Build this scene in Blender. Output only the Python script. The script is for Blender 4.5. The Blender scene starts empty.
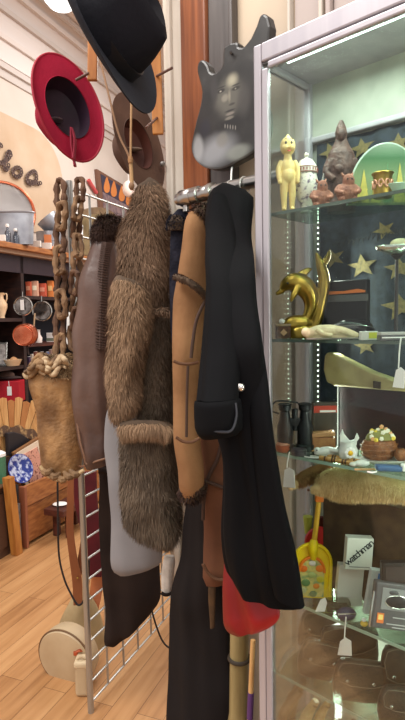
import bpy, math, random
from mathutils import Vector, Matrix, noise
random.seed(7)
scene = bpy.context.scene
COL = scene.collection
V = Vector
PI = math.pi
R_ = math.radians

# ------------------------------------------------------------------ camera
FPX = 540.0
CAM = V((0, 0, 1.45))
pitch, roll = R_(4.3), R_(0.95)
Fw = V((0, math.cos(pitch), -math.sin(pitch)))
R0 = V((1, 0, 0)); U0 = R0.cross(Fw)
Rt = R0 * math.cos(roll) - U0 * math.sin(roll)
Up = U0 * math.cos(roll) + R0 * math.sin(roll)
cd = bpy.data.cameras.new('camera'); cam = bpy.data.objects.new('camera', cd); COL.objects.link(cam)
m3 = Matrix((Rt, Up, -Fw)).transposed()
cam.matrix_world = Matrix.Translation(CAM) @ m3.to_4x4()
cd.sensor_fit = 'VERTICAL'; cd.sensor_height = 36.0; cd.lens = 36.0 * FPX / 720.0
cd.clip_start = 0.02; cd.clip_end = 60
scene.camera = cam

def ray(px, py): return Fw + Rt * ((px - 202.5) / FPX) + Up * ((360 - py) / FPX)
def P(px, py, d):
    r = ray(px, py); return CAM + r * (d / r.y)
def proj(p):
    q = p - CAM; z = q.dot(Fw); return (202.5 + FPX * q.dot(Rt) / z, 360 - FPX * q.dot(Up) / z)
def FL(px, py, z=0.0):
    r = ray(px, py); return CAM + r * ((z - CAM.z) / r.z)

class Frame:
    def __init__(s, O, a, b): s.O, s.a, s.b = V(O), V(a), V(b)
    def pt(s, u, o, z): return V((s.O.x, s.O.y, 0)) + s.a * u + s.b * o + V((0, 0, z))
    def solve(s, px, py, o):
        r = ray(px, py); base = V((s.O.x, s.O.y, CAM.z)) + s.b * o
        p = CAM + r * ((base - CAM).dot(s.b) / r.dot(s.b))
        return (p - base).dot(s.a), p.z
    def on(s, px, py, o):
        u, z = s.solve(px, py, o); return s.pt(u, o, z)
    def atz(s, px, z, o):            # point of offset o and height z that shows at column px
        lo, hi = -3.0, 6.0
        f = lambda u: proj(s.pt(u, o, z))[0] - px
        # keep in front of camera
        best = None
        N = 600
        prev = None
        for i in range(N + 1):
            u = lo + (hi - lo) * i / N
            p = s.pt(u, o, z)
            if (p - CAM).dot(Fw) < 0.15: prev = None; continue
            v = f(u)
            if prev is not None and prev[1] * v <= 0:
                a_, b_ = prev[0], u
                for _ in range(40):
                    c = (a_ + b_) / 2
                    if f(a_) * f(c) <= 0: b_ = c
                    else: a_ = c
                return s.pt((a_ + b_) / 2, o, z)
            prev = (u, v)
        raise RuntimeError('atz %s %s %s' % (px, z, o))

# ------------------------------------------------------------------ materials
def lin(c):
    c = c / 255.0
    return c / 12.92 if c <= 0.04045 else ((c + 0.055) / 1.055) ** 2.4
def rgb(c): return (lin(c[0]), lin(c[1]), lin(c[2]), 1)
class NT:
    def __init__(s, name):
        s.m = bpy.data.materials.new(name); s.m.use_nodes = True
        s.t = s.m.node_tree; s.t.nodes.clear()
        s.out = s.n('ShaderNodeOutputMaterial')
    def n(s, kind, **kw):
        x = s.t.nodes.new(kind)
        for k, v in kw.items():
            if k.startswith('i_'): x.inputs[k[2:].replace('_', ' ')].default_value = v
            else: setattr(x, k, v)
        return x
    def l(s, a, b): s.t.links.new(a, b)
    def ramp(s, stops, fac=None):
        r = s.n('ShaderNodeValToRGB'); e = r.color_ramp.elements
        while len(e) < len(stops): e.new(0.5)
        for k, (p, c) in enumerate(stops): e[k].position = p; e[k].color = rgb(c)
        if fac is not None: s.l(fac, r.inputs[0])
        return r
def mat(name, c, rough=0.6, metal=0.0, c2=None, ns=8.0, stretch=(1, 1, 1), bump=0.0, bs=60.0, spec=0.4, sheen=0.0, island=False, lo=0.35, hi=0.65, bstretch=None):
    t = NT(name); p = t.n('ShaderNodeBsdfPrincipled'); t.l(p.outputs[0], t.out.inputs[0])
    p.inputs['Roughness'].default_value = rough; p.inputs['Metallic'].default_value = metal
    p.inputs['Specular IOR Level'].default_value = spec
    if sheen: p.inputs['Sheen Weight'].default_value = sheen
    p.inputs['Base Color'].default_value = rgb(c)
    tc = t.n('ShaderNodeTexCoord')
    mp = t.n('ShaderNodeMapping'); mp.inputs['Scale'].default_value = stretch
    t.l(tc.outputs['Object'], mp.inputs[0])
    if c2 is not None:
        if island:
            g = t.n('ShaderNodeNewGeometry'); fac = g.outputs['Random Per Island']
            nz = t.n('ShaderNodeTexNoise'); nz.inputs['Scale'].default_value = ns; nz.inputs['Detail'].default_value = 3
            t.l(mp.outputs[0], nz.inputs['Vector'])
            mx = t.n('ShaderNodeMath', operation='MULTIPLY_ADD'); mx.inputs[1].default_value = 0.42
            mx2 = t.n('ShaderNodeMath', operation='MULTIPLY'); mx2.inputs[1].default_value = 0.7
            t.l(nz.outputs[0], mx2.inputs[0])
            t.l(fac, mx.inputs[0]); t.l(mx2.outputs[0], mx.inputs[2]); fac = mx.outputs[0]
        else:
            nz = t.n('ShaderNodeTexNoise'); nz.inputs['Scale'].default_value = ns; nz.inputs['Detail'].default_value = 4
            t.l(mp.outputs[0], nz.inputs['Vector']); fac = nz.outputs[0]
        r = t.ramp([(lo, c), (hi, c2)], fac)
        t.l(r.outputs[0], p.inputs['Base Color'])
    if bump:
        nb = t.n('ShaderNodeTexNoise'); nb.inputs['Scale'].default_value = bs; nb.inputs['Detail'].default_value = 3
        if bstretch:
            mb = t.n('ShaderNodeMapping'); mb.inputs['Scale'].default_value = bstretch
            t.l(tc.outputs['Object'], mb.inputs[0]); t.l(mb.outputs[0], nb.inputs['Vector'])
        else: t.l(tc.outputs['Object'], nb.inputs['Vector'])
        b = t.n('ShaderNodeBump'); b.inputs['Strength'].default_value = bump; b.inputs['Distance'].default_value = 0.01
        t.l(nb.outputs[0], b.inputs['Height']); t.l(b.outputs[0], p.inputs['Normal'])
    return t.m
def emit(name, c, s):
    t = NT(name); e = t.n('ShaderNodeEmission'); e.inputs[0].default_value = rgb(c); e.inputs[1].default_value = s
    t.l(e.outputs[0], t.out.inputs[0]); return t.m
def glass(name, tint=(245, 252, 248), refl=0.5, rough=0.02):
    t = NT(name); a = t.n('ShaderNodeBsdfTransparent'); a.inputs[0].default_value = rgb(tint)
    g = t.n('ShaderNodeBsdfGlossy'); g.inputs['Roughness'].default_value = rough
    fr = t.n('ShaderNodeFresnel'); fr.inputs[0].default_value = 1.45
    mu = t.n('ShaderNodeMath', operation='MULTIPLY'); mu.inputs[1].default_value = refl
    t.l(fr.outputs[0], mu.inputs[0])
    mx = t.n('ShaderNodeMixShader'); t.l(mu.outputs[0], mx.inputs[0]); t.l(a.outputs[0], mx.inputs[1]); t.l(g.outputs[0], mx.inputs[2])
    t.l(mx.outputs[0], t.out.inputs[0]); return t.m

# ------------------------------------------------------------------ mesh builder
def spline(keys, t):
    """keys: list of tuples, first element the parameter; smooth interpolation of the rest."""
    if t <= keys[0][0]: return list(keys[0][1:])
    if t >= keys[-1][0]: return list(keys[-1][1:])
    for i in range(len(keys) - 1):
        if keys[i][0] <= t <= keys[i + 1][0]:
            k0, k1 = keys[i], keys[i + 1]; h = k1[0] - k0[0]; s = (t - k0[0]) / h
            km = keys[i - 1] if i > 0 else None; kp = keys[i + 2] if i + 2 < len(keys) else None
            out = []
            for j in range(1, len(k0)):
                m0 = (k1[j] - km[j]) / (k1[0] - km[0]) if km else (k1[j] - k0[j]) / h
                m1 = (kp[j] - k0[j]) / (kp[0] - k0[0]) if kp else (k1[j] - k0[j]) / h
                dd = (k1[j] - k0[j]) / h
                if dd == 0: m0 = m1 = 0
                else:
                    if m0 / dd < 0: m0 = 0
                    if m1 / dd < 0: m1 = 0
                    m0 = max(-3 * abs(dd), min(3 * abs(dd), m0)); m1 = max(-3 * abs(dd), min(3 * abs(dd), m1))
                s2, s3 = s * s, s * s * s
                out.append((2*s3-3*s2+1)*k0[j] + (s3-2*s2+s)*h*m0 + (-2*s3+3*s2)*k1[j] + (s3-s2)*h*m1)
            return out
I4 = Matrix.Identity(4)
class MB:
    def __init__(s): s.v = []; s.f = []
    def add(s, vs, fs, M=I4):
        b = len(s.v); s.v += [M @ V(x) for x in vs]; s.f += [tuple(b + i for i in f) for f in fs]; return s
    def box(s, c, sz, M=I4):
        x, y, z = sz[0]/2, sz[1]/2, sz[2]/2; c = V(c)
        vs = [c + V((i*x, j*y, k*z)) for i in (-1, 1) for j in (-1, 1) for k in (-1, 1)]
        return s.add(vs, [(0,1,3,2),(4,6,7,5),(0,4,5,1),(2,3,7,6),(0,2,6,4),(1,5,7,3)], M)
    def fbox(s, F, u0, u1, o0, o1, z0, z1):
        vs = [F.pt(u, o, z) for u in (u0, u1) for o in (o0, o1) for z in (z0, z1)]
        return s.add(vs, [(0,1,3,2),(4,6,7,5),(0,4,5,1),(2,3,7,6),(0,2,6,4),(1,5,7,3)])
    def loft(s, rings, caps=True, closed=True, M=I4):
        n = len(rings[0]); vs = [p for r in rings for p in r]; fs = []
        for i in range(len(rings) - 1):
            for j in range(n if closed else n - 1):
                a, b = i*n + j, i*n + (j+1) % n
                fs.append((a, b, b + n, a + n))
        if caps and closed:
            fs.append(tuple(reversed(range(n)))); fs.append(tuple(range((len(rings)-1)*n, len(rings)*n)))
        return s.add(vs, fs, M)
    def lathe(s, prof, seg=24, M=I4, sx=1.0, sy=1.0):
        rings = [[V((r*sx*math.cos(2*PI*j/seg), r*sy*math.sin(2*PI*j/seg), z)) for j in range(seg)] for r, z in prof]
        return s.loft(rings, True, True, M)
    def ell(s, c, r, seg=20, M=I4, rot=None):
        c = V(c); rings = []
        if isinstance(r, (int, float)): r = (r, r, r)
        n = max(8, seg // 2)
        Q = rot or I4
        for i in range(n + 1):
            a = -PI/2 + PI * min(max(i / n, 0.01), 0.99)
            rings.append([c + Q @ V((r[0]*math.cos(a)*math.cos(2*PI*j/seg), r[1]*math.cos(a)*math.sin(2*PI*j/seg), r[2]*math.sin(a))) for j in range(seg)])
        return s.loft(rings, True, True, M)
    def tube(s, pts, rad, seg=10, M=I4, smooth=0, closed=False, flat=1.0, nrm=None):
        pts = [V(p) for p in pts]
        if not isinstance(rad, (list, tuple)): rad = [rad] * len(pts)
        if smooth:
            keys = [(i,) + tuple(pts[i % len(pts)]) + (rad[i % len(pts)],) for i in range(len(pts) + (1 if closed else 0))]
            N = (len(keys) - 1) * smooth; np_, nr = [], []
            for k in range(N + 1):
                if closed and k == N: break
                q = catmull(keys, k / smooth, closed); np_.append(V(q[:3])); nr.append(q[3])
            pts, rad = np_, nr
        n = len(pts); rings = []; up = None
        for i in range(n):
            a = pts[i-1] if (i > 0 or closed) else pts[i]; b = pts[(i+1) % n] if (i < n-1 or closed) else pts[i]
            t = (b - a).normalized() if (b - a).length > 1e-9 else V((0, 0, 1))
            if nrm is not None: up = V(nrm)
            elif up is None: up = V((0, 0, 1)) if abs(t.z) < 0.9 else V((1, 0, 0))
            x = up.cross(t)
            if x.length < 1e-6: x = V((1, 0, 0)).cross(t)
            x.normalize(); y = t.cross(x); up = y if nrm is None else up
            rings.append([pts[i] + (x*math.cos(2*PI*j/seg) + y*math.sin(2*PI*j/seg)*flat) * rad[i] for j in range(seg)])
        if closed:
            rings.append(rings[0]); return s.loft(rings, False, True, M)
        return s.loft(rings, True, True, M)
    def prism(s, out, th, M=I4):
        """outline in x,z of local frame, thickness along y from 0 to th"""
        n = len(out); vs = [V((x, 0, z)) for x, z in out] + [V((x, th, z)) for x, z in out]
        fs = [tuple(range(n)), tuple(reversed(range(n, 2*n)))] + [(i, (i+1) % n, n + (i+1) % n, n + i)[::-1] for i in range(n)]
        return s.add(vs, fs, M)
    def prism3(s, pts, off):
        """outline of 3D points extruded by vector off"""
        n = len(pts); vs = [V(p) for p in pts] + [V(p) + V(off) for p in pts]
        fs = [tuple(range(n)), tuple(reversed(range(n, 2*n)))] + [(i, (i+1) % n, n + (i+1) % n, n + i)[::-1] for i in range(n)]
        return s.add(vs, fs)
def catmull(keys, t, closed):
    n = len(keys); i = min(int(t), n - 2); s = t - i
    g = lambda k: keys[k % (n-1)] if closed else keys[max(0, min(n-1, k))]
    p0, p1, p2, p3 = g(i-1), keys[i], keys[i+1], g(i+2)
    return [0.5*((2*p1[j]) + (-p0[j]+p2[j])*s + (2*p0[j]-5*p1[j]+4*p2[j]-p3[j])*s*s + (-p0[j]+3*p1[j]-3*p2[j]+p3[j])*s**3) for j in range(1, len(p1))]
def mesh_from(name, mb, org):
    me = bpy.data.meshes.new(name); me.from_pydata([tuple(v - org) for v in mb.v], [], mb.f); me.validate(); me.update()
    return me
def base_of(mb):
    xs = [v.x for v in mb.v]; ys = [v.y for v in mb.v]; zs = [v.z for v in mb.v]
    return V(((min(xs)+max(xs))/2, (min(ys)+max(ys))/2, min(zs)))
def B(name, mb, m, parent=None, label=None, cat=None, group=None, kind=None, smooth=True, bevel=0, remesh=0, sub=0, ang=40, recalc=True):
    """link ONE mesh object; world-space geometry"""
    org = base_of(mb) if parent is None else parent['_o']
    org = V(org)
    me = mesh_from(name, mb, org)
    import bmesh
    if recalc:
        bm = bmesh.new(); bm.from_mesh(me); bmesh.ops.recalc_face_normals(bm, faces=bm.faces); bm.to_mesh(me); bm.free()
    o = bpy.data.objects.new(name, me); COL.objects.link(o)
    if parent is not None: o.parent = parent if parent.get('_real') is None else parent
    else: o.location = org
    if parent is not None and parent.type == 'MESH' and False: pass
    if isinstance(m, (list, tuple)):
        for x in m: me.materials.append(x)
    else: me.materials.append(m)
    if getattr(mb, 'skin', 0):
        me.materials.append(SKIN); me.polygons.foreach_set('material_index', [1 if i < mb.skin else 0 for i in range(len(me.polygons))])
    if smooth:
        me.polygons.foreach_set('use_smooth', [True] * len(me.polygons))
        if ang < 180 and not remesh:
            me.set_sharp_from_angle(angle=R_(ang))
    if remesh:
        r = o.modifiers.new('r', 'REMESH'); r.mode = 'VOXEL'; r.voxel_size = remesh; r.use_smooth_shade = True
        c = o.modifiers.new('s', 'SMOOTH'); c.iterations = 2; c.factor = 0.5
    if bevel:
        b = o.modifiers.new('b', 'BEVEL'); b.width = bevel; b.segments = 2; b.limit_method = 'ANGLE'; b.angle_limit = R_(40)
    if sub:
        b = o.modifiers.new('u', 'SUBSURF'); b.levels = sub; b.render_levels = sub
    o['_o'] = tuple(org)
    tag(o, label, cat, group, kind); return o
def tag(o, label=None, cat=None, group=None, kind=None):
    if label: o['label'] = label
    if cat: o['category'] = cat
    if group: o['group'] = group
    if kind: o['kind'] = kind
    return o
def T(name, label, cat, loc, group=None, kind=None):
    o = bpy.data.objects.new(name, None); COL.objects.link(o); o.location = loc; o['_o'] = tuple(V(loc)); o.empty_display_size = 0.02
    return tag(o, label, cat, group, kind)
def ST(name, mb, m, **kw): return B(name, mb, m, kind='structure', **kw)
def text_mesh(txt, size, M, depth=0.0006, name='lettering', shear=0.0):
    cu = bpy.data.curves.new('t', 'FONT'); cu.body = txt; cu.size = size; cu.extrude = depth; cu.align_x = 'CENTER'; cu.align_y = 'CENTER'; cu.shear = shear; cu.space_character = .8; cu.offset = size * .012
    ob = bpy.data.objects.new('t', cu); COL.objects.link(ob)
    dg = bpy.context.evaluated_depsgraph_get(); ev = ob.evaluated_get(dg); me = ev.to_mesh()
    mb = MB(); mb.add([v.co.copy() for v in me.vertices], [tuple(p.vertices) for p in me.polygons], M)
    ev.to_mesh_clear(); bpy.data.objects.remove(ob); bpy.data.curves.remove(cu)
    return mb

# garment: rows of (py, pxL, pxR, depth, half thickness, yaw degrees, tilt px)
def cloth(rows, nr=44, seg=64, folds=((5, 0.10, 0.3), (9, 0.05, 1.1)), grow=1.0, wob=0.008, mb=None, caps=True, sq=1.0):
    rows = [tuple(r) + (0,) * (7 - len(r)) for r in rows]
    mb = mb or MB(); y0, y1 = rows[0][0], rows[-1][0]; rings = []
    sd = random.random() * 50
    for i in range(nr + 1):
        py = y0 + (y1 - y0) * i / nr; L, Rr, d, th, yaw, tilt = spline(rows, py); s = i / nr
        mid = P((L + Rr) / 2, py, d); ax = V((math.cos(R_(yaw)), math.sin(R_(yaw)), 0)); nn = V((-ax.y, ax.x, 0))
        def hit(px, y):
            r = ray(px, y); return CAM + r * ((mid - CAM).dot(nn) / r.dot(nn))
        a, b = hit(L, py - tilt), hit(Rr, py + tilt); c = (a + b) / 2; ex = (b - a) / 2
        ring = []
        for j in range(seg):
            q = 2 * PI * j / seg; cs, sn = math.cos(q), math.sin(q)
            f = 1.0
            for k, am, ph in folds: f += am * (0.25 + 0.75 * s * grow) * math.sin(k * q + ph + 1.2 * math.sin(3 * s + ph))
            p = c + ex * (math.copysign(abs(cs) ** sq, cs)) + nn * (th * math.copysign(abs(sn) ** sq, sn) * f)
            w = noise.noise_vector(p * 9 + V((sd, 0, 0))) * wob
            ring.append(p + w)
        rings.append(ring)
    return mb.loft(rings, caps)

def fur(mb, count, ln, wd, down=0.6, rnd=0.35, lo=0, jitter=0.3):
    """append tapered fur locks growing from the faces of mb"""
    faces = mb.f[lo:]; tri = []; mb.skin = len(mb.f)
    for f in faces:
        if len(f) > 4: continue
        a, b, c = mb.v[f[0]], mb.v[f[1]], mb.v[f[2]]; n = (b - a).cross(c - a); ar = n.length
        tri.append((ar, f, n.normalized() if ar > 0 else V((0, -1, 0))))
    cen = V((0, 0, 0)); 
    for f in faces[:400]: cen += mb.v[f[0]]
    cum = []; tot = 0
    for t in tri: tot += t[0]; cum.append(tot)
    import bisect
    nv, nf = [], []
    # orientation of the faces
    sgn = 1.0
    full = V((0, 0, 0)); k = 0
    for v in mb.v: full += v; k += 1
    full /= k
    acc = sum(t[2].dot(((mb.v[t[1][0]] - full) * V((1, 1, 0)))) for t in tri)
    if acc < 0: sgn = -1.0
    for _ in range(count):
        i = bisect.bisect(cum, random.random() * tot); i = min(i, len(tri) - 1)
        f = tri[i][1]; n = tri[i][2] * sgn
        u, w = random.random(), random.random()
        vs = [mb.v[k] for k in f]
        p = vs[0]*(1-u)*(1-w) + vs[1]*u*(1-w) + vs[2]*u*w + vs[-1]*(1-u)*w if len(vs) == 4 else vs[0]*(1-u) + vs[1]*u*(1-w) + vs[2]*u*w
        fl = noise.noise_vector(p * 14) * rnd
        d = (n * (1 - down) + V((0, 0, -down)) + fl + V((random.gauss(0, .12), random.gauss(0, .12), random.gauss(0, .12)))).normalized()
        L = ln * (1 + random.uniform(-jitter, jitter))
        side = d.cross(V((random.gauss(0, 1), random.gauss(0, 1), random.gauss(0, 1)))).normalized()
        # keep ribbons facing outwards
        side = (d.cross(n) + side * 0.3).normalized() * wd * random.uniform(0.6, 1.3)
        p0 = p - n * 0.002; p1 = p + d * L * 0.5; p2 = p1 + (d * 0.6 + V((0, 0, -0.45)) + fl * 0.3).normalized() * L * 0.5
        b = len(nv)
        nv += [p0 - side, p0 + side, p1 + side * 0.75, p1 - side * 0.75, p2]
        nf += [(b, b+1, b+2, b+3), (b+3, b+2, b+4)]
    return mb.add(nv, nf)

# ================================================================== frames of the place
w_ = V((0.723, -0.691, 0)).normalized(); m_ = V((0.691, 0.723, 0)).normalized()
A = P(253, 48, 1.05)
CF = Frame((A.x, A.y, 0), w_, m_)           # cabinet: u along its front, o into it
v_ = V((0.366, 0.931, 0)).normalized(); q_ = V((0.931, -0.366, 0)).normalized()
bk = P(0, 350, 4.15)
BF = Frame((bk.x, bk.y, 0), v_, -q_)        # bookcase: u along the left wall, o into it
cr = FL(28, 547)
KF = Frame((cr.x, cr.y, 0), v_, -q_)        # crate front line
WO = 0.29                                   # partition face behind the rail and cabinet
ZTOP = CF.solve(254, 46, 0)[1]
CEIL = 4.25

# ================================================================== materials used
WHITE_W = mat('wall_white', (214, 203, 194), 0.8, c2=(204, 192, 182), ns=2)
TAN_W = mat('wall_tan', (200, 178, 154), 0.8, c2=(184, 154, 124), ns=2.2, lo=0.4, hi=0.75)
CORN = mat('cornice_white', (226, 218, 214), 0.7)
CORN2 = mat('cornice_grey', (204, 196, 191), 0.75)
CEILM = mat('ceiling_plaster', (228, 222, 219), 0.8)
JAMB = mat('jamb_cream', (205, 196, 184), 0.5, c2=(192, 182, 168), ns=4, stretch=(6, 6, .6))
BROWNW = mat('brown_varnish', (150, 88, 52), 0.35, c2=(112, 62, 36), ns=5, stretch=(10, 10, .6))
GREYP = mat('grey_metal_trim', (112, 108, 106), 0.35, metal=0.5, c2=(90, 86, 85), ns=4, stretch=(8, 8, .6))
CREAMW = mat('partition_cream', (202, 184, 160), 0.65, c2=(186, 168, 148), ns=3)
MAUVE = mat('partition_mauve', (176, 162, 156), 0.6)
CHROME = mat('chrome', (176, 172, 168), 0.28, metal=1.0)
DKWOOD = mat('dark_wood', (58, 36, 30), 0.5, c2=(36, 24, 24), ns=5, stretch=(2, 2, 10))
OAK = mat('oak_wood', (176, 116, 66), 0.5, c2=(140, 84, 46), ns=6, stretch=(2, 2, 9))
PALEWOOD = mat('pale_wood', (214, 170, 112), 0.5, c2=(190, 140, 86), ns=7, stretch=(9, 9, 1))
REDWOOD = mat('red_brown_wood', (92, 48, 36), 0.45, c2=(66, 34, 28), ns=6, stretch=(3, 3, 9))
BACKP = mat('dark_back_panel', (34, 34, 42), 0.8)
PAPER = mat('white_paper', (236, 234, 232), 0.7)
STRING = mat('white_string', (232, 232, 228), 0.8)
CORDM = mat('tan_cord', (140, 108, 82), 0.8)
BLACKR = mat('black_rubber', (30, 26, 28), 0.5)
ALU = mat('anodised_aluminium', (186, 182, 188), 0.38, metal=0.35, c2=(172, 168, 176), ns=3, stretch=(9, 9, .3))
ALU_D = mat('dark_seal', (86, 82, 84), 0.5)
GALV = mat('galvanised_steel', (165, 168, 176), 0.4, metal=0.5, c2=(132, 134, 142), ns=8)
COPPER = mat('copper', (222, 132, 98), 0.25, metal=0.8, c2=(190, 96, 66), ns=10)
BRASS = mat('brass', (190, 158, 74), 0.28, metal=0.85, c2=(120, 96, 40), ns=14)
SILVER = mat('silver_plate', (200, 200, 196), 0.2, metal=0.9)

# floor with long boards
def floor_mat():
    t = NT('floor_boards'); p = t.n('ShaderNodeBsdfPrincipled'); t.l(p.outputs[0], t.out.inputs[0])
    tc = t.n('ShaderNodeTexCoord'); br = t.n('ShaderNodeTexBrick')
    for k, x in (('Scale', 1.0), ('Mortar Size', 0.001), ('Brick Width', 1.5), ('Row Height', 0.105), ('Mortar Smooth', 0.2), ('Bias', 0.0)): br.inputs[k].default_value = x
    br.offset = 0.37; br.inputs['Color1'].default_value = (0, 0, 0, 1); br.inputs['Color2'].default_value = (1, 1, 1, 1); br.inputs['Mortar'].default_value = (0.5, 0.5, 0.5, 1)
    t.l(tc.outputs['Object'], br.inputs['Vector'])
    mp = t.n('ShaderNodeMapping'); mp.inputs['Scale'].default_value = (1.2, 14, 1); t.l(tc.outputs['Object'], mp.inputs[0])
    ns = t.n('ShaderNodeTexNoise'); ns.inputs['Scale'].default_value = 2.4; ns.inputs['Detail'].default_value = 6; t.l(mp.outputs[0], ns.inputs['Vector'])
    ma = t.n('ShaderNodeMath', operation='MULTIPLY_ADD'); ma.inputs[1].default_value = 0.22
    sep = t.n('ShaderNodeSeparateColor'); t.l(br.outputs['Color'], sep.inputs[0]); t.l(sep.outputs[0], ma.inputs[0])
    m2 = t.n('ShaderNodeMath', operation='MULTIPLY'); m2.inputs[1].default_value = 0.75; t.l(ns.outputs[0], m2.inputs[0]); t.l(m2.outputs[0], ma.inputs[2])
    r = t.ramp([(0.2, (146, 100, 60)), (0.45, (180, 132, 86)), (0.75, (200, 154, 106))], ma.outputs[0])
    mx = t.n('ShaderNodeMix', data_type='RGBA'); t.l(br.outputs['Fac'], mx.inputs[0]); t.l(r.outputs[0], mx.inputs[6]); mx.inputs[7].default_value = rgb((84, 52, 30))
    t.l(mx.outputs[2], p.inputs['Base Color']); p.inputs['Roughness'].default_value = 0.42
    return t.m
mb = MB(); mb.box((0, 0, -0.05), (16, 12, 0.1))
fl = ST('floor', mb, floor_mat(), smooth=False); fl.location = (0, 4.0, -0.1); fl.rotation_euler = (0, 0, math.atan2(v_.y, v_.x))

# ------------------------------------------------------------------ far room shell
LW = 0.40
mb = MB(); mb.fbox(BF, -1.6, 6.4, LW, LW + .15, 0, CEIL + .1); ST('wall_left', mb, WHITE_W, smooth=False)
mb = MB(); mb.fbox(BF, 6.25, 6.4, -4.5, LW, 0, CEIL + .1); ST('wall_back', mb, WHITE_W, smooth=False)
mb = MB(); mb.fbox(BF, -1.6, 6.4, -4.5, LW + .15, CEIL, CEIL + .12); ST('ceiling', mb, CEILM, smooth=False)
zc = BF.solve(0, 77, LW)[1]; zc2 = BF.solve(0, 62, LW)[1]
def run(prof, u0, u1, name, m):
    mb = MB(); rings = [[BF.pt(u, o, z) for o, z in prof] for u in (u0, u1)]
    mb.loft(rings); ST(name, mb, m, smooth=False)
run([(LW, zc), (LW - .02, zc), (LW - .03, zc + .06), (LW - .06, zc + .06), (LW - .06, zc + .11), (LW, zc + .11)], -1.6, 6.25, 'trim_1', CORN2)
cove = [(LW, zc + .11)] + [(LW - .07 - .34 * (1 - math.cos(a)), zc + .11 + (CEIL - zc - .13) * math.sin(a)) for a in [PI/2 * i / 8 for i in range(9)]] + [(LW - .5, CEIL - .02), (LW - .5, CEIL), (LW, CEIL)]
run(cove, -1.6, 6.25, 'trim_2', CORN)
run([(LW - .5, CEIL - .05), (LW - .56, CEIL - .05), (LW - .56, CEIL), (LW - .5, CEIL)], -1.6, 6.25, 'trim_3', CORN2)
for k_, (a_, nm) in enumerate(((20, 'trim_20'), (42, 'trim_21'), (62, 'trim_22'), (80, 'trim_23'))):
    o_ = LW - .07 - .34 * (1 - math.cos(R_(a_))); z_ = zc + .11 + (CEIL - zc - .13) * math.sin(R_(a_))
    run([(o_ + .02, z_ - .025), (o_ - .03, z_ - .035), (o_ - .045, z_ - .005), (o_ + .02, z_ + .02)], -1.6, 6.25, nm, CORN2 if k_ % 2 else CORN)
# coffer mouldings on the ceiling
def coffer(name, u0, u1, o0, o1, wd, ht, m):
    mb = MB()
    for a in ((u0, u1, o0, o0 + wd), (u0, u1, o1 - wd, o1), (u0, u0 + wd, o0, o1), (u1 - wd, u1, o0, o1)): mb.fbox(BF, a[0], a[1], a[2], a[3], CEIL - ht, CEIL + .01)
    ST(name, mb, m, smooth=False)
coffer('trim_4', -1.2, 1.0, -2.6, -.45, .1, .05, CORN)
coffer('trim_5', 1.3, 5.8, -2.6, -.45, .1, .05, CORN)
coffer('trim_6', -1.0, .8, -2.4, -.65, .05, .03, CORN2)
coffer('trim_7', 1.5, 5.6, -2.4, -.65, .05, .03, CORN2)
# big tan painted patch with a rounded corner on the wall above the bookcase
u1, zt = BF.solve(62, 128, LW); u0 = -1.5; zb = 2.3; rr = .42
ua, za = BF.solve(61, 165, LW); zt = BF.solve(0, 112, LW)[1]
pts = [(u0, zb), (ua, zb)] + [(ua - rr + rr * math.cos(a), zt - rr + rr * math.sin(a)) for a in [PI/2 * i / 8 for i in range(9)]] + [(u0, zt)]
mb = MB(); mb.prism3([BF.pt(u, LW - .012, z) for u, z in pts], BF.b * .011); ST('trim_8', mb, TAN_W, smooth=False)

# wall lettering of looped chain: a tall stroke with a bar, a small ring, a ring with a tail
CHAIN = mat('dark_chain_letters', (108, 88, 82), 0.5, metal=0.3, c2=(70, 56, 56), ns=60)
sg = T('wall_lettering', 'loopy chain lettering fixed on the tan patch of wall above the metal tub', 'sign', BF.on(20, 185, LW - .03))
def bead(name, pxs, closed, rad=0.019):
    pts = [BF.on(x, y, LW - .034) for x, y in pxs]; mb = MB()
    keys = [(i,) + tuple(p) for i, p in enumerate(pts)] + ([(len(pts),) + tuple(pts[0])] if closed else [])
    L = []; N = (len(keys) - 1) * 14
    for k in range(N + 1): L.append(V(catmull(keys, k / 14, closed)))
    acc = 0; last = L[0]; seq = [L[0]]
    for p in L[1:]:
        if (p - last).length > rad * 1.35: seq.append(p); last = p
    for i, p in enumerate(seq):
        if i < len(seq) - 1:
            d = (seq[i+1] - p).normalized()
            mb.tube([p + d * rad * .9 + BF.b.cross(d) * rad * math.sin(a) * .8 + d * rad * math.cos(a) for a in [2*PI*k/8 for k in range(8)]], rad * .32, 5, closed=True)
    return B(name, mb, CHAIN, sg)
bead('letter', [(-6, 133), (-4, 150), (-2, 146), (1, 143), (2, 148)], False)
bead('letter', [(-3, 162.5), (3, 162.5), (7, 160), (11, 155), (10.5, 151.5), (8, 152.5), (5.5, 160), (4, 168), (7, 170), (9, 164)], False)
bead('letter', [(16.5, 167.5), (13, 170.5), (13.5, 175), (18, 177), (21.5, 174), (21, 169)], True)
bead('letter', [(32, 172), (28, 175), (27, 181), (30, 184), (36, 181), (36.5, 175), (35, 171)], True)
bead('letter', [(27, 180), (33, 182), (38, 183.5), (42, 182.5)], False)

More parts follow.
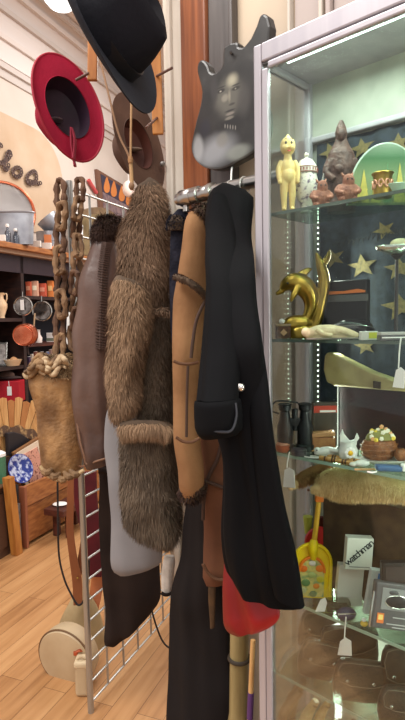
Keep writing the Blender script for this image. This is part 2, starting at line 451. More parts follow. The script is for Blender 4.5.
# ------------------------------------------------------------------ bookcase
DIVU = BF.solve(25, 340, 0)[0]
bc = T('bookcase', 'tall dark bookcase with oak cornice against the white wall', 'bookcase', BF.pt(.3, .15, 0))
U0, U1 = -1.2, 2.4; ZC = BF.solve(0, 243, 0)[1]; ZV = BF.solve(30, 258, 0)[1]
mb = MB(); mb.fbox(BF, U0, U1, -.10, .36, ZC - .045, ZC); B('cornice', mb, OAK, bc, smooth=False, bevel=.006)
mb = MB(); mb.fbox(BF, U0, U1, -.06, .36, ZV + .005, ZC - .045); B('frieze', mb, mat('pale_frieze', (176, 142, 116), .6), bc, smooth=False)
zv2 = BF.solve(30, 274, 0)[1]
mb = MB(); mb.fbox(BF, U0, U1, 0, .03, zv2, ZV + .005); B('valance', mb, mat('plum_wood', (50, 36, 44), .5), bc, smooth=False)
mb = MB(); mb.fbox(BF, U0, U1, .33, .36, 0, ZC - .04); B('back_panel', mb, BACKP, bc, smooth=False)
for u in (U0, DIVU - .02, 1.5, U1 - .03):
    mb = MB(); mb.fbox(BF, u, u + .035, 0, .33, 0, ZV); B('upright', mb, DKWOOD, bc, smooth=False)
for (ua, ub, px, py) in ((U0, DIVU, 15, 318), (U0, DIVU, 15, 366), (U0, DIVU, 12, 403), (DIVU, 1.5, 40, 343), (DIVU, 1.5, 40, 373), (DIVU, 1.5, 35, 296)):
    z = BF.solve(px, py, 0)[1]
    mb = MB(); mb.fbox(BF, ua + .015, ub - .02, .005, .33, z - .028, z); B('shelf', mb, REDWOOD if px == 40 else DKWOOD, bc, smooth=False)
mb = MB(); mb.fbox(BF, U0, U1, -.0, .33, .0, .66); B('base_cupboard', mb, DKWOOD, bc, smooth=False)

def bsc(px, py, o): 
    p = BF.on(px, py, o); return p, Matrix.Translation(p) @ Matrix.Scale(p.y / FPX, 4)
def bz(px, z, o):
    p = BF.atz(px, z + .0008, o); return p, Matrix.Translation(p) @ Matrix.Scale(p.y / FPX, 4)
ZTOPB = ZC + .001
# enamel tub on its side
p, M = bz(4, ZTOPB, .13)
tb = T('wash_tub', 'round copper-rimmed tub with shiny white inside, standing on its side atop the bookcase', 'tub', p)
Q = M @ Matrix.Translation((0, 0, 33)) @ Matrix.Rotation(R_(24), 4, 'Z') @ Matrix.Rotation(R_(86), 4, 'X') @ Matrix.Scale(.9, 4)
mb = MB(); mb.lathe([(33, 0), (31, 0), (29, -9), (26, -12), (.1, -13), (.1, -14.5), (27, -13.5), (30.5, -10), (33, 0)], 40, Q); B('bowl', mb, mat('enamel_white', (226, 222, 220), .15, c2=(200, 196, 196), ns=3), tb)
mb = MB(); mb.tube([Q @ V((33.5*math.cos(a), 33.5*math.sin(a), 0)) for a in [2*PI*k/40 for k in range(40)]], 1.5 * p.y / FPX, 8, closed=True); B('rim', mb, COPPER, tb)
p, M = bz(12, ZTOPB, .0)
bu = T('galvanised_bucket', 'pale grey galvanised bucket in front of the copper-rimmed tub', 'bucket', p)
mb = MB(); mb.lathe([(.1, 0), (21, 0), (23, 31), (22, 31), (20.3, 2), (.1, 2)], 32, M @ Matrix.Scale(.26, 4, V((0, 1, 0)))); B('pail', mb, GALV, bu)
mb = MB(); mb.tube([M @ V((23*math.cos(a), 6*math.sin(a), 31)) for a in [2*PI*k/32 for k in range(32)]], .9 * p.y / FPX, 6, closed=True); B('rim', mb, GALV, bu)
p, M = bz(50, ZTOPB, .16)
fb = T('metal_bin', 'grey metal bin with an orange label on the bookcase top', 'bin', p)
mb = MB(); mb.lathe([(.1, 0), (12, 0), (12.5, 22), (11.7, 22), (11, 2), (.1, 2)], 28, M); B('bin_body', mb, GALV, fb)
for z in (6, 13):
    mb = MB(); mb.tube([M @ V((12.3*math.cos(a), 12.3*math.sin(a), z)) for a in [2*PI*k/28 for k in range(28)]], .6 * p.y / FPX, 5, closed=True); B('hoop', mb, GALV, fb)
mb = MB(); mb.box((2, -13, 13), (7, .6, 10), M); B('label_card', mb, mat('orange_card', (222, 140, 92), .7), fb, label='orange card')
p, M = bz(52, ZTOPB + 22.5*p.y/FPX, .15)
sc_ = T('metal_scoop', 'grey metal funnel with dark mouth resting in the bin on the bookcase', 'funnel', p)
Q = M @ Matrix.Translation((0, 0, 8)) @ Matrix.Rotation(R_(-38), 4, 'Y') @ Matrix.Rotation(R_(10), 4, 'X')
mb = MB(); mb.lathe([(7.5, -6), (10, 0), (11, 8), (9.5, 8), (8.5, 0), (6, -5)], 28, Q, sy=.8); B('funnel', mb, GALV, sc_)
mb = MB(); mb.lathe([(.1, 6.4), (9.6, 6.6), (9.6, 7.0), (.1, 6.9)], 28, Q, sy=.8); B('mouth', mb, mat('dark_mouth', (70, 66, 70), .6), sc_)
# bottles and small boxes along the front of the bookcase top
BOT = glass('clear_bottle', (214, 218, 224), .9, .05)
for i, (px, hh, lab) in enumerate(((8, 17, 'clear bottle with white stopper nearer the bucket middle, on the bookcase edge'), (16, 14, 'shorter clear bottle with white stopper beside the taller one on the bookcase'))):
    p, M = bz(px, ZTOPB, -.07); t = T('glass_bottle', lab, 'bottle', p, 'stoppered bottles on the bookcase')
    mb = MB(); mb.lathe([(.1, 0), (2.8, 0), (2.8, hh*.55), (1.1, hh*.72), (1.1, hh*.85), (.1, hh*.85)], 16, M); B('bottle_body', mb, BOT, t)
    mb = MB(); mb.lathe([(.1, hh*.86), (1.4, hh*.86), (1.9, hh*.95), (1.4, hh*1.05), (.1, hh*1.05)], 14, M); B('stopper', mb, PAPER, t)
CARD = [mat('white_card', (232, 224, 216), .7), mat('cream_card', (222, 202, 178), .7), mat('grey_card', (180, 178, 180), .7), mat('orange_box', (206, 120, 74), .6)]
xs = [(2, 7, 0, 'white'), (24, 9, 1, 'cream'), (36, 10, 0, 'white'), (47, 9, 0, 'white'), (57, 7, 0, 'white')]
names = ['small white box at the clear bottles on the bookcase edge', 'cream box below the grey bucket on the bookcase edge', 'white box at the tub rim end on the bookcase edge', 'white box below the orange label on the bookcase edge', 'white box next to the chain strap on the bookcase edge']
for (px, wd, ci, _), lab in zip(xs, names):
    p, M = bz(px, ZTOPB, -.068); mb = MB(); mb.box((0, 0, 3.2), (wd, 3.2, 6.2), M @ Matrix.Rotation(R_(68), 4, 'Z') @ Matrix.Rotation(R_(-68), 4, 'Z'))
    B('small_box', mb, CARD[ci], None, lab, 'box', 'small boxes along the bookcase edge', smooth=False, bevel=.003)
p, M = bz(51.5, ZTOPB, -.085)
mb = MB(); mb.lathe([(.1, 0), (4.2, 0), (3.2, 2.4), (1.2, 3.4), (.1, 3.6)], 14, M); B('shell_dish', mb, CARD[3], None, 'orange shell shaped ornament on the bookcase edge', 'ornament')

# things on the shelves -------------------------------------------------
CERAM = mat('cream_ceramic', (224, 190, 152), .4)
zl = BF.solve(15, 318, 0)[1]
p, M = bz(2, zl, .08); vs = T('ceramic_vase', 'cream ceramic vase on the upper shelf of the dark bookcase', 'vase', p)
mb = MB(); mb.lathe([(.1, 0), (3, 0), (2.6, 2), (5.4, 10), (5.6, 14), (2.4, 20), (2.2, 23), (3.4, 25), (2.6, 25), (1.6, 22), (.1, 21)], 24, M); B('vase_body', mb, CERAM, vs)
mb = MB(); mb.tube([M @ V(x) for x in ((2.4, 0, 23), (5.4, 0, 24), (5.6, 0, 19), (4.2, 0, 16))], .7 * p.y / FPX, 8, smooth=4); B('handle', mb, CERAM, vs)
# glass pan lids / round trays hanging, copper pot
def disc(px, py, r, o, name, lab, cat, m1, m2, hand=True):
    p, M = bsc(px, py, o); t = T(name, lab, cat, p)
    Q = M @ Matrix.Rotation(R_(90), 4, 'X')
    mb = MB(); mb.lathe([(r, 0), (r * .96, .8), (r * .8, -.6), (.1, -.9), (.1, -1.8), (r * .82, -1.5), (r, -.4)], 30, Q); B('plate', mb, m1, t)
    mb = MB(); mb.tube([Q @ V((r*math.cos(a), r*math.sin(a), 0)) for a in [2*PI*k/30 for k in range(30)]], .8 * p.y / FPX, 6, closed=True); B('rim', mb, m2, t)
    return t, Q, M, p
MIRR = mat('dull_mirror', (150, 142, 138), .12, metal=.8, c2=(86, 78, 74), ns=20)
t, Q, M, p = disc(23, 306, 9, -.03, 'round_tray', 'round silvery tray with a white tag hanging at the bookcase', 'tray', MIRR, SILVER)
mb = MB(); mb.box((0, -2.2, 1), (3.6, .4, 10), M); B('price_tag', mb, PAPER, t)
mb = MB(); mb.tube([M @ V((0, -.5, 9)), M @ V((0, 0, 14))], .5 * p.y / FPX, 6); B('hook', mb, SILVER, t)
t, Q, M, p = disc(42, 311, 9.5, -.035, 'round_tray', 'round silvery tray hanging on the bookcase post beside the strap', 'tray', MIRR, SILVER)
mb = MB(); mb.tube([M @ V((-7, -1, -2)), M @ V((-9, -1.5, -20))], .9 * p.y / FPX, 6); B('handle', mb, CERAM, t)
mb = MB(); mb.tube([M @ V((0, -.5, 9.5)), M @ V((0, 0, 15))], .5 * p.y / FPX, 6); B('hook', mb, SILVER, t)
p, M = bsc(25, 335, -.06); t = T('copper_pot', 'shiny copper pot hanging base outwards on the bookcase post', 'pot', p)
Q = M @ Matrix.Rotation(R_(90), 4, 'X')
mb = MB(); mb.lathe([(11.5, -6), (11.8, -5), (10.5, 5), (9, 6.5), (.1, 6.8), (.1, 5.5), (9.5, 4), (11, -6)], 32, Q); B('pot_body', mb, COPPER, t)
mb = MB(); mb.tube([Q @ V((10.1*math.cos(a), 10.1*math.sin(a), 5.6)) for a in [2*PI*k/32 for k in range(32)]], .7 * p.y / FPX, 6, closed=True); B('base_ring', mb, COPPER, t)
mb = MB(); mb.tube([Q @ V(x) for x in ((0, -11, -5), (1, -16, -4), (2, -20, -3))], .9 * p.y / FPX, 6, smooth=3); B('handle', mb, DKWOOD, t)
# boxes high in the right bay
z = BF.solve(35, 296, 0)[1]
for px, wd, h, c, lab in ((29, 5, 14, (196, 88, 58), 'narrow red-orange packet on the top right shelf'), (35.5, 6, 15, (226, 176, 148), 'pale pink box on the top right shelf between packets'), (43, 7, 13, (206, 92, 66), 'broad red box on the top right shelf'), (51, 6, 16, (232, 138, 70), 'bright orange box on the top right shelf near the strap')):
    p, M = bz(px, z, .06); t = T('packet', lab, 'box', p, 'coloured packets on the top shelf')
    mb = MB(); mb.box((0, 0, h/2 + .2), (wd, 4, h), M); B('carton', mb, mat('packet', c, .5), t, smooth=False, bevel=.002)
    mb = MB(); mb.box((0, -2.2, h*.55), (wd * .7, .3, h * .3), M); B('label_panel', mb, mat('packet_label', (min(255, c[0] + 30), c[1] + 70, c[2] + 70), .5), t, smooth=False)
z = BF.solve(40, 343, 0)[1]
p, M = bz(38, z, .05); mb = MB(); mb.lathe([(.1, 0), (4, 0), (4.4, 5), (2.6, 8), (2.4, 12), (3, 13), (.1, 13.2)], 20, M); B('ceramic_jar', mb, mat('white_glaze', (226, 214, 208), .3), None, 'white ceramic jar on the middle right shelf beside the copper pot', 'jar')
p, M = bz(51, z, .05); t = T('tea_tin', 'small white cube box on the middle right shelf', 'box', p)
mb = MB(); mb.box((0, 0, 4.5), (7, 6, 9), M); B('carton', mb, PAPER, t, smooth=False, bevel=.003)
mb = MB(); mb.box((0, -3.1, 2.4), (7.1, .3, 3), M); B('label_band', mb, mat('grey_green', (110, 116, 100), .6), t, smooth=False)
z = BF.solve(40, 373, 0)[1]
bk_c = [(70, 52, 84), (208, 196, 178), (122, 60, 44), (86, 104, 148), (60, 40, 44), (190, 180, 176), (70, 96, 150), (150, 120, 110)]
bnm = ['purple', 'cream', 'russet', 'blue-grey', 'dark maroon', 'pale grey', 'blue', 'tan']
for i, c in enumerate(bk_c):
    px = 29 + i * 3.1; p, M = bz(px, z, .04); h = 17 + (i * 37 % 5)
    t = T('book', bnm[i] + ' book spine in the row on the lower right shelf', 'book', p, 'books on the lower right shelf')
    mb = MB(); mb.box((0, 4, h/2 + .1), (2.3, 9, h), M); B('cover', mb, mat('book', c, .6), t, smooth=False, bevel=.002)
    mb = MB(); mb.box((0, 4, h + .25), (1.7, 8.4, .3), M); B('page_block', mb, PAPER, t, smooth=False)
# left bay, second shelf: framed photo and dish
z = BF.solve(15, 366, 0)[1]
p, M = bz(1, z, .12); t = T('photo_frame', 'small grey picture frame on the middle left shelf', 'picture', p)
Q = M @ Matrix.Rotation(R_(-10), 4, 'X')
mb = MB(); mb.box((0, 0, 12), (12, 1.2, 24), Q); B('frame', mb, SILVER, t, smooth=False, bevel=.003)
mb = MB(); mb.box((0, -.8, 12), (9, .4, 20), Q); B('picture', mb, mat('grey_print', (190, 184, 180), .5, c2=(120, 112, 110), ns=30), t, smooth=False)
p, M = bz(13, z, .04); t = T('shallow_dish', 'cream shallow dish of small things on the middle left shelf', 'dish', p)
mb = MB(); mb.lathe([(.1, 0), (6, 0), (9, 6), (8.4, 6.2), (5.5, 1), (.1, 1)], 24, M); B('bowl', mb, CERAM, t)
p2 = M @ V((1, 0, 1.2)); mb = MB(); mb.ell((1, 0, 5), (4, 3.5, 4), 16, M); B('egg_ornament', mb, mat('peach', (222, 168, 120), .5), None, 'peach rounded ornament lying in the cream dish', 'ornament')
z = BF.solve(12, 403, 0)[1]
p, M = bz(8, z, .04); t = T('red_box', 'red box with white tag on the lowest left shelf', 'box', p)
mb = MB(); mb.box((-3, 8, 11), (30, 18, 21.5), M); B('carton', mb, mat('red_card', (178, 24, 42), .5), t, smooth=False, bevel=.004)
mb = MB(); mb.box((2.5, -1.5, 12), (4.4, .4, 9), M); B('price_tag', mb, PAPER, t, smooth=False)
mb = MB(); mb.tube([M @ V((2.5, -1.4, 16)), M @ V((2, -1.4, 22))], .3 * p.y / FPX, 5); B('string', mb, STRING, t)
p, M = bz(7, z + 22.5 * p.y / FPX, .05); t = T('felt_hat', 'dark lumpy felt cap lying on the red box', 'cap', p)
mb = MB(); mb.ell((0, 6, 2), (13, 6, 2), 20, M); B('brim', mb, mat('cap_dark', (58, 44, 42), .9), t)
mb = MB(); mb.ell((-2, 6, 4.5), (8, 4.5, 4.5), 20, M); B('crown', mb, mat('cap_brown', (84, 62, 54), .9), t)

# ------------------------------------------------------------------ low things in front of the bookcase
crt = T('print_crate', 'oak print browser crate holding prints in front of the bookcase', 'crate', KF.pt(.4, .12, 0))
zt = KF.solve(28, 485, 0)[1]; zm = KF.solve(29, 507, 0)[1]
mb = MB(); mb.fbox(KF, 0, 1.35, 0, .02, zm + .008, zt); B('front_panel', mb, OAK, crt, smooth=False, bevel=.004)
mb = MB(); mb.fbox(KF, 0, 1.35, .012, .03, .02, zm); B('lower_panel', mb, OAK, crt, smooth=False, bevel=.004)
mb = MB(); mb.fbox(KF, -.022, 0, -.012, .26, 0, zt); B('side_panel', mb, mat('pinkish_oak', (150, 92, 66), .5), crt, smooth=False, bevel=.004)
mb = MB(); mb.fbox(KF, 1.35, 1.37, 0, .26, 0, zt); B('side_panel', mb, OAK, crt, smooth=False)
mb = MB(); mb.fbox(KF, 0, 1.35, .24, .26, .02, zt); B('back_panel', mb, OAK, crt, smooth=False)
mb = MB(); mb.fbox(KF, 0, 1.35, .03, .24, .05, .07); B('bottom_panel', mb, OAK, crt, smooth=False)
# papers and portfolio leaning outside the crate end
def kslab(name, lab, cat, px0, py0, px1, py1, o, m, thick=.03, lean=0.0, **kw):
    u0, z1 = KF.solve(px0, py0, o); u1, z0 = KF.solve(px1, py1, o); mb = MB()
    mb.add([KF.pt(u + (lean if z == z1 else 0), oo, z) for u in (u0, u1) for oo in (o, o + thick) for z in (max(z0, .0), z1)], [(0,1,3,2),(4,6,7,5),(0,4,5,1),(2,3,7,6),(0,2,6,4),(1,5,7,3)])
    return B(name, mb, m, None, lab, cat, smooth=False, bevel=.003, **kw)
uL = KF.solve(18.5, 548, .02)[0]
mb = MB(); mb.fbox(KF, uL + .005, -.03, .02, .20, .0, .30); B('print_bundle', mb, mat('printed_paper', (150, 146, 142), .7, c2=(70, 74, 86), ns=14), None, 'bundle of grey printed sheets standing between plank and crate', 'prints', smooth=False, bevel=.004)
mb = MB(); mb.fbox(KF, uL + .03, -.03, .03, .18, .302, .42); B('portfolio_case', mb, mat('slate_card', (74, 74, 78), .6), None, 'dark slate folder box standing on the printed sheets by the crate', 'folder', smooth=False, bevel=.004)
# yellow plank leaning
u0, z0 = KF.solve(21, 549, -.01); u1, z1 = KF.solve(11.5, 476, -.01)
mb = MB(); mb.add([KF.pt(u, o, z) for (u, z) in ((u0 - .06, .0), (u1 - .05, z1)) for (u, o) in ((u, -.03), (u, .02), (u + .055, -.03), (u + .055, .02))], [(0,1,3,2),(4,6,7,5),(0,4,5,1),(2,3,7,6),(0,2,6,4),(1,5,7,3)])
B('leaning_plank', mb, mat('amber_wood', (186, 126, 60), .45, c2=(160, 100, 44), ns=6, stretch=(8, 8, 1)), None, 'amber wooden board leaning between brown cabinet and crate', 'board', smooth=False, bevel=.003)
# brown cabinet at the frame edge
g = FL(13, 552); GF = Frame((g.x, g.y, 0), v_, -q_)
lc = T('low_cabinet', 'low dark brown cabinet at the picture edge under the green tin', 'cabinet', GF.pt(-.35, .12, 0))
zt2 = GF.solve(6, 484, 0)[1]
mb = MB(); mb.fbox(GF, -.9, 0, 0, .212, 0, zt2 - .012); B('carcass', mb, mat('umber_wood', (88, 62, 46), .5, c2=(70, 48, 36), ns=5, stretch=(2, 2, 8)), lc, smooth=False, bevel=.004)
mb = MB(); mb.fbox(GF, -.92, .012, -.015, .215, zt2 - .012, zt2); B('top', mb, mat('umber_top', (104, 74, 54), .45), lc, smooth=False, bevel=.003)
mb = MB(); mb.fbox(GF, -.46, -.05, -.008, .0, .06, zt2 - .05); B('door', mb, mat('umber_door', (82, 56, 42), .5), lc, smooth=False, bevel=.003)
p = GF.atz(-1.5, zt2 + .001, .07); M = Matrix.Translation(p) @ Matrix.Scale(p.y / FPX, 4)
t = T('green_tin', 'green tin with white lid standing on the low brown cabinet', 'tin', p)
mb = MB(); mb.lathe([(.1, 0), (8, 0), (8, 27), (.1, 27)], 28, M); B('tin_body', mb, mat('green_paint', (74, 128, 96), .5, c2=(64, 110, 84), ns=6), t)
mb = MB(); mb.lathe([(.1, 27.2), (8.2, 27.2), (8.2, 30), (5, 32), (.1, 32)], 28, M); B('lid', mb, PAPER, t)
# plate, framed print, black case and folding fan, all standing in the crate
def kpt(px, py, o): return KF.on(px, py, o)
p = KF.atz(20, .421 + .083, .06); k = p.y / FPX
t = T('blue_plate', 'blue and white patterned plate leaning in the crate', 'plate', KF.on(22, 487, .03))
NRM = (q_ * .93 + V((0, 0, .36))).normalized()
Qz = NRM.to_track_quat('Z', 'Y').to_matrix().to_4x4()
M = Matrix.Translation(p) @ Qz @ Matrix.Scale(k, 4)
mb = MB(); mb.lathe([(.1, -2), (6, -2), (14, 1), (14.4, 1.6), (8, -.4), (6.4, -1), (.1, -1)], 36, M, sx=1.15); B('dish', mb, mat('blue_glaze', (34, 52, 130), .2, c2=(190, 200, 226), ns=34, lo=.45, hi=.62), t)
mb = MB(); mb.tube([M @ V((14.6*1.15*math.cos(a), 14.6*math.sin(a), 1.3)) for a in [2*PI*j/36 for j in range(36)]], .5 * k, 6, closed=True); B('rim', mb, mat('blue_rim', (60, 80, 160), .25), t)
pr = T('framed_print', 'framed pink patterned print leaning in the crate beside the blue plate', 'picture', kpt(32, 487, .10))
def quad(pxs, o, th, name, m, par, **kw):
    pts = [KF.on(x, y, o) for x, y in pxs]; mb = MB(); mb.prism3(pts, KF.b * th); return B(name, mb, m, par, smooth=False, **kw)
quad([(13.5, 452.5), (40, 436), (52, 480), (26, 493)], .10, .02, 'frame', mat('walnut_frame', (128, 88, 52), .5), pr, bevel=.004)
quad([(16.5, 453.5), (39, 440), (49, 478), (27, 489)], .094, .007, 'mat_board', mat('cream_mat', (222, 206, 184), .7), pr)
quad([(22, 455.5), (37.5, 447), (47, 480), (32, 489)], .088, .007, 'picture', mat('pink_print', (216, 160, 140), .7, c2=(120, 70, 60), ns=70, lo=.55, hi=.62), pr)
mb = MB(); c = kpt(14, 443, .16)
mb.prism3([KF.on(x, y, .15) for x, y in ((8, 433), (14, 432), (22, 434), (32, 441), (36, 449), (22, 456), (9, 456))], KF.b * .03)
B('black_portfolio', mb, mat('black_folio', (36, 32, 36), .5), None, 'black curved case standing behind the framed print in the crate', 'case', smooth=False, bevel=.006)
# hand fan: sticks and pleated leaf
fan = T('folding_fan', 'large open wooden folding fan standing against the bookcase', 'fan', kpt(14, 470, .20))
c0 = (13, 478); 
leafs = [PALEWOOD, mat('fan_stick_dark', (186, 128, 76), .5, c2=(168, 112, 64), ns=10)]
for i in range(15):
    a0 = R_(46 + i * 6.1); a1 = a0 + R_(5.4); rO = 80 - 3 * (i % 2); rI = 22
    pts = [(c0[0] + r * math.cos(a) * .95, c0[1] - r * math.sin(a)) for r, a in ((rI, a0), (rI, a1), (rO, a1), (rO + 1.2, (a0 + a1)/2), (rO, a0))]
    mb = MB(); mb.prism3([KF.on(x, y, .195 + .006 * (i % 2)) for x, y in pts], KF.b * .005); B('fan_blade', mb, leafs[i % 2] if i % 3 else PALEWOOD, fan, smooth=False)
mb = MB()
for i in range(30):
    a = R_(47 + i * 3.0)
    for r in (46, ):
        pass
ring = []
for i in range(32):
    a = R_(45 + i * 2.95); ring.append((a, 52 + 1.5 * math.sin(i * 1.1), 42 + 1.5 * math.cos(i * .9)))
pts = [(c0[0] + r1 * math.cos(a) * .95, c0[1] - r1 * math.sin(a)) for a, r1, r2 in ring] + [(c0[0] + r2 * math.cos(a) * .95, c0[1] - r2 * math.sin(a)) for a, r1, r2 in reversed(ring)]
mb = MB(); mb.prism3([KF.on(x, y, .186) for x, y in pts], KF.b * .004); B('painted_band', mb, mat('fan_band', (96, 72, 56), .6, c2=(196, 160, 110), ns=26, lo=.5, hi=.68), fan, smooth=False)
# footstool
g = FL(50, 534); SFm = Frame((g.x, g.y, 0), v_, -q_)
fs = T('footstool', 'low dark red-brown wooden footstool standing before the crate', 'stool', SFm.pt(.1, .06, 0))
zs = .215
mb = MB(); mb.fbox(SFm, -.10, .26, -.19, -.032, zs - .045, zs); B('seat', mb, REDWOOD, fs, smooth=False, bevel=.006)
for u in (-.02, .20):
    for o in (-.175, -.075):
        mb = MB(); mb.fbox(SFm, u, u + .045, o, o + .035, 0, zs - .045); B('leg', mb, REDWOOD, fs, smooth=False, bevel=.004)
p = SFm.pt(-.01, -.10, zs); 
mb = MB(); mb.ell(p + V((0, 0, .011)), (.05, .04, .010), 16); B('lace_doily', mb, PAPER, None, 'small white crumpled cloth lying on the footstool', 'cloth')

# far things glimpsed behind the grid panel
u, z = BF.solve(80, 256, .2)
t = T('arched_mirror', 'arched olive wooden frame behind the wire grid panel', 'mirror', BF.atz(95, ZTOPB, .16))
def arch(px0, px1, pyb, pyt, pys, o):
    c = (px0 + px1) / 2; r = (px1 - px0) / 2
    return [(px0, pyb), (px1, pyb)] + [(c + r * math.cos(a), pys - (pys - pyt) * math.sin(a)) for a in [PI * i / 14 for i in range(15)]]
zbpx = proj(BF.atz(95, ZTOPB + .03, .16))[1] - 2
mb = MB(); mb.prism3([BF.on(x, y, .14) for x, y in arch(76, 118, zbpx, 207, 222, 0)], BF.b * .03); B('frame', mb, mat('olive_wood', (126, 104, 78), .5, c2=(96, 76, 58), ns=10), t, smooth=False)
mb = MB(); mb.prism3([BF.on(x, y, .132) for x, y in arch(79, 115, zbpx - 3, 214, 227, 0)], BF.b * .01); B('glass', mb, mat('mirror_olive', (158, 140, 106), .2, metal=.4, c2=(120, 104, 76), ns=6), t, smooth=False)
mb = MB(); mb.prism3([BF.on(x, y, .10) for x, y in ((80, 226), (83, 225), (83, 243), (80, 244))], BF.b * .015); B('paper_tag', mb, PAPER, None, 'tall white paper label in front of the arched mirror', 'tag', smooth=False)
t = T('wall_poster', 'framed dark poster with orange dancing shapes on the far wall', 'picture', BF.on(112, 215, LW - .03))
fr_ = [(97, 169), (132, 190), (134, 232), (101, 213)]
mb = MB(); mb.prism3([BF.on(x, y, LW - .04) for x, y in fr_], BF.b * .035); B('frame', mb, mat('poster_frame', (120, 86, 70), .5), t, smooth=False)
mb = MB(); mb.prism3([BF.on(x, y, LW - .047) for x, y in ((101, 174), (131, 192.5), (132, 208), (103, 192))], BF.b * .008); B('upper_print', mb, mat('poster_dark', (62, 60, 78), .5), t, smooth=False)
mb = MB(); mb.prism3([BF.on(x, y, LW - .047) for x, y in ((103, 192), (132, 208), (133, 229), (104, 211))], BF.b * .008); B('lower_print', mb, mat('poster_grey', (150, 128, 128), .5, c2=(112, 96, 104), ns=20), t, smooth=False)
for (x, y) in ((107, 185), (114, 189), (122, 193.5), (129, 198)):
    pts = [(x + 2.6 * math.cos(a) + .8 * math.sin(2*a), y + 8 * math.sin(a)) for a in [2*PI*i/14 for i in range(14)]]
    mb = MB(); mb.prism3([BF.on(a, b, LW - .052) for a, b in pts], BF.b * .005); B('painted_shape', mb, mat('poster_orange', (214, 134, 74), .5), t, smooth=False)
p = BF.on(92, 186, LW - .04)
mb = MB(); mb.tube([BF.on(x, y, LW - .03) for x, y in ((88.5, 180), (92, 186), (96.5, 193))], .022, 8, smooth=3); B('red_paddle', mb, mat('soft_red', (196, 84, 84), .6), None, 'short red paddle fixed on the far white wall', 'paddle')
p, M = bsc(128.5, 189, .0)
t = T('globe_lamp', 'white round paper lamp glimpsed below the brown hat', 'lamp', p)
mb = MB(); mb.ell((0, 0, 0), (6, 6, 8), 18, M); B('lamp_shade', mb, mat('lamp_paper', (240, 222, 214), .8), t)
mb = MB(); mb.tube([M @ V((0, 0, 8)), V((p.x, p.y, CEIL))], .004, 6); B('cord', mb, PAPER, t)

# ================================================================== partition wall behind the rail and the cabinet
UE = CF.solve(164, 100, WO - .02)[0]
def wu(px, py=100, o=WO): return CF.solve(px, py, o)[0]
mb = MB(); mb.fbox(CF, UE + .01, 1.6, WO, WO + .14, 0, CEIL); ST('wall_right', mb, CREAMW, smooth=False)
mb = MB(); mb.fbox(CF, UE, wu(181, 100, WO - .028), WO - .02, WO + .15, 0, CEIL); 
mb.fbox(CF, wu(168, 100, WO - .03), wu(171, 100, WO - .03), WO - .03, WO - .01, 0, CEIL); ST('trim_9', mb, JAMB, smooth=False, bevel=.004)
mb = MB(); mb.fbox(CF, wu(181, 100, WO - .028), wu(206, 100, WO - .028), WO - .028, WO + .01, 0, CEIL); ST('trim_10', mb, BROWNW, smooth=False, bevel=.006)
mb = MB(); mb.fbox(CF, wu(206, 100, WO - .028), wu(231, 100, WO - .026), WO - .016, WO + .01, 0, CEIL); mb.fbox(CF, wu(229, 100, WO - .026), wu(232.5, 100, WO - .026), WO - .026, WO, 0, CEIL); ST('trim_11', mb, GREYP, smooth=False, bevel=.003)
n = 12
for a, b, mm in ((291, 294, JAMB), (322, 326, JAMB), (329, 334, MAUVE), (364, 369, JAMB), (398, 402, MAUVE)):
    mb = MB(); mb.fbox(CF, wu(a, 25), wu(b, 25), WO - .018, WO + .005, 0, CEIL); ST('trim_%d' % n, mb, mm, smooth=False, bevel=.003); n += 1
mb = MB(); mb.fbox(CF, wu(296, 25), wu(321, 25), WO - .004, WO + .005, 0, CEIL); ST('trim_%d' % n, mb, MAUVE, smooth=False); n += 1
mb = MB(); mb.fbox(CF, wu(335, 25), wu(363, 25), WO - .004, WO + .005, 0, CEIL); ST('trim_%d' % n, mb, MAUVE, smooth=False)
p = CF.on(162.5, 164, WO - .03)
mb = MB(); mb.ell(p, (.008, .008, .008), 14); B('wall_stud', mb, mat('dull_grey_knob', (120, 116, 112), .4, metal=.5), None, 'small dull metal stud on the edge of the cream jamb', 'stud')

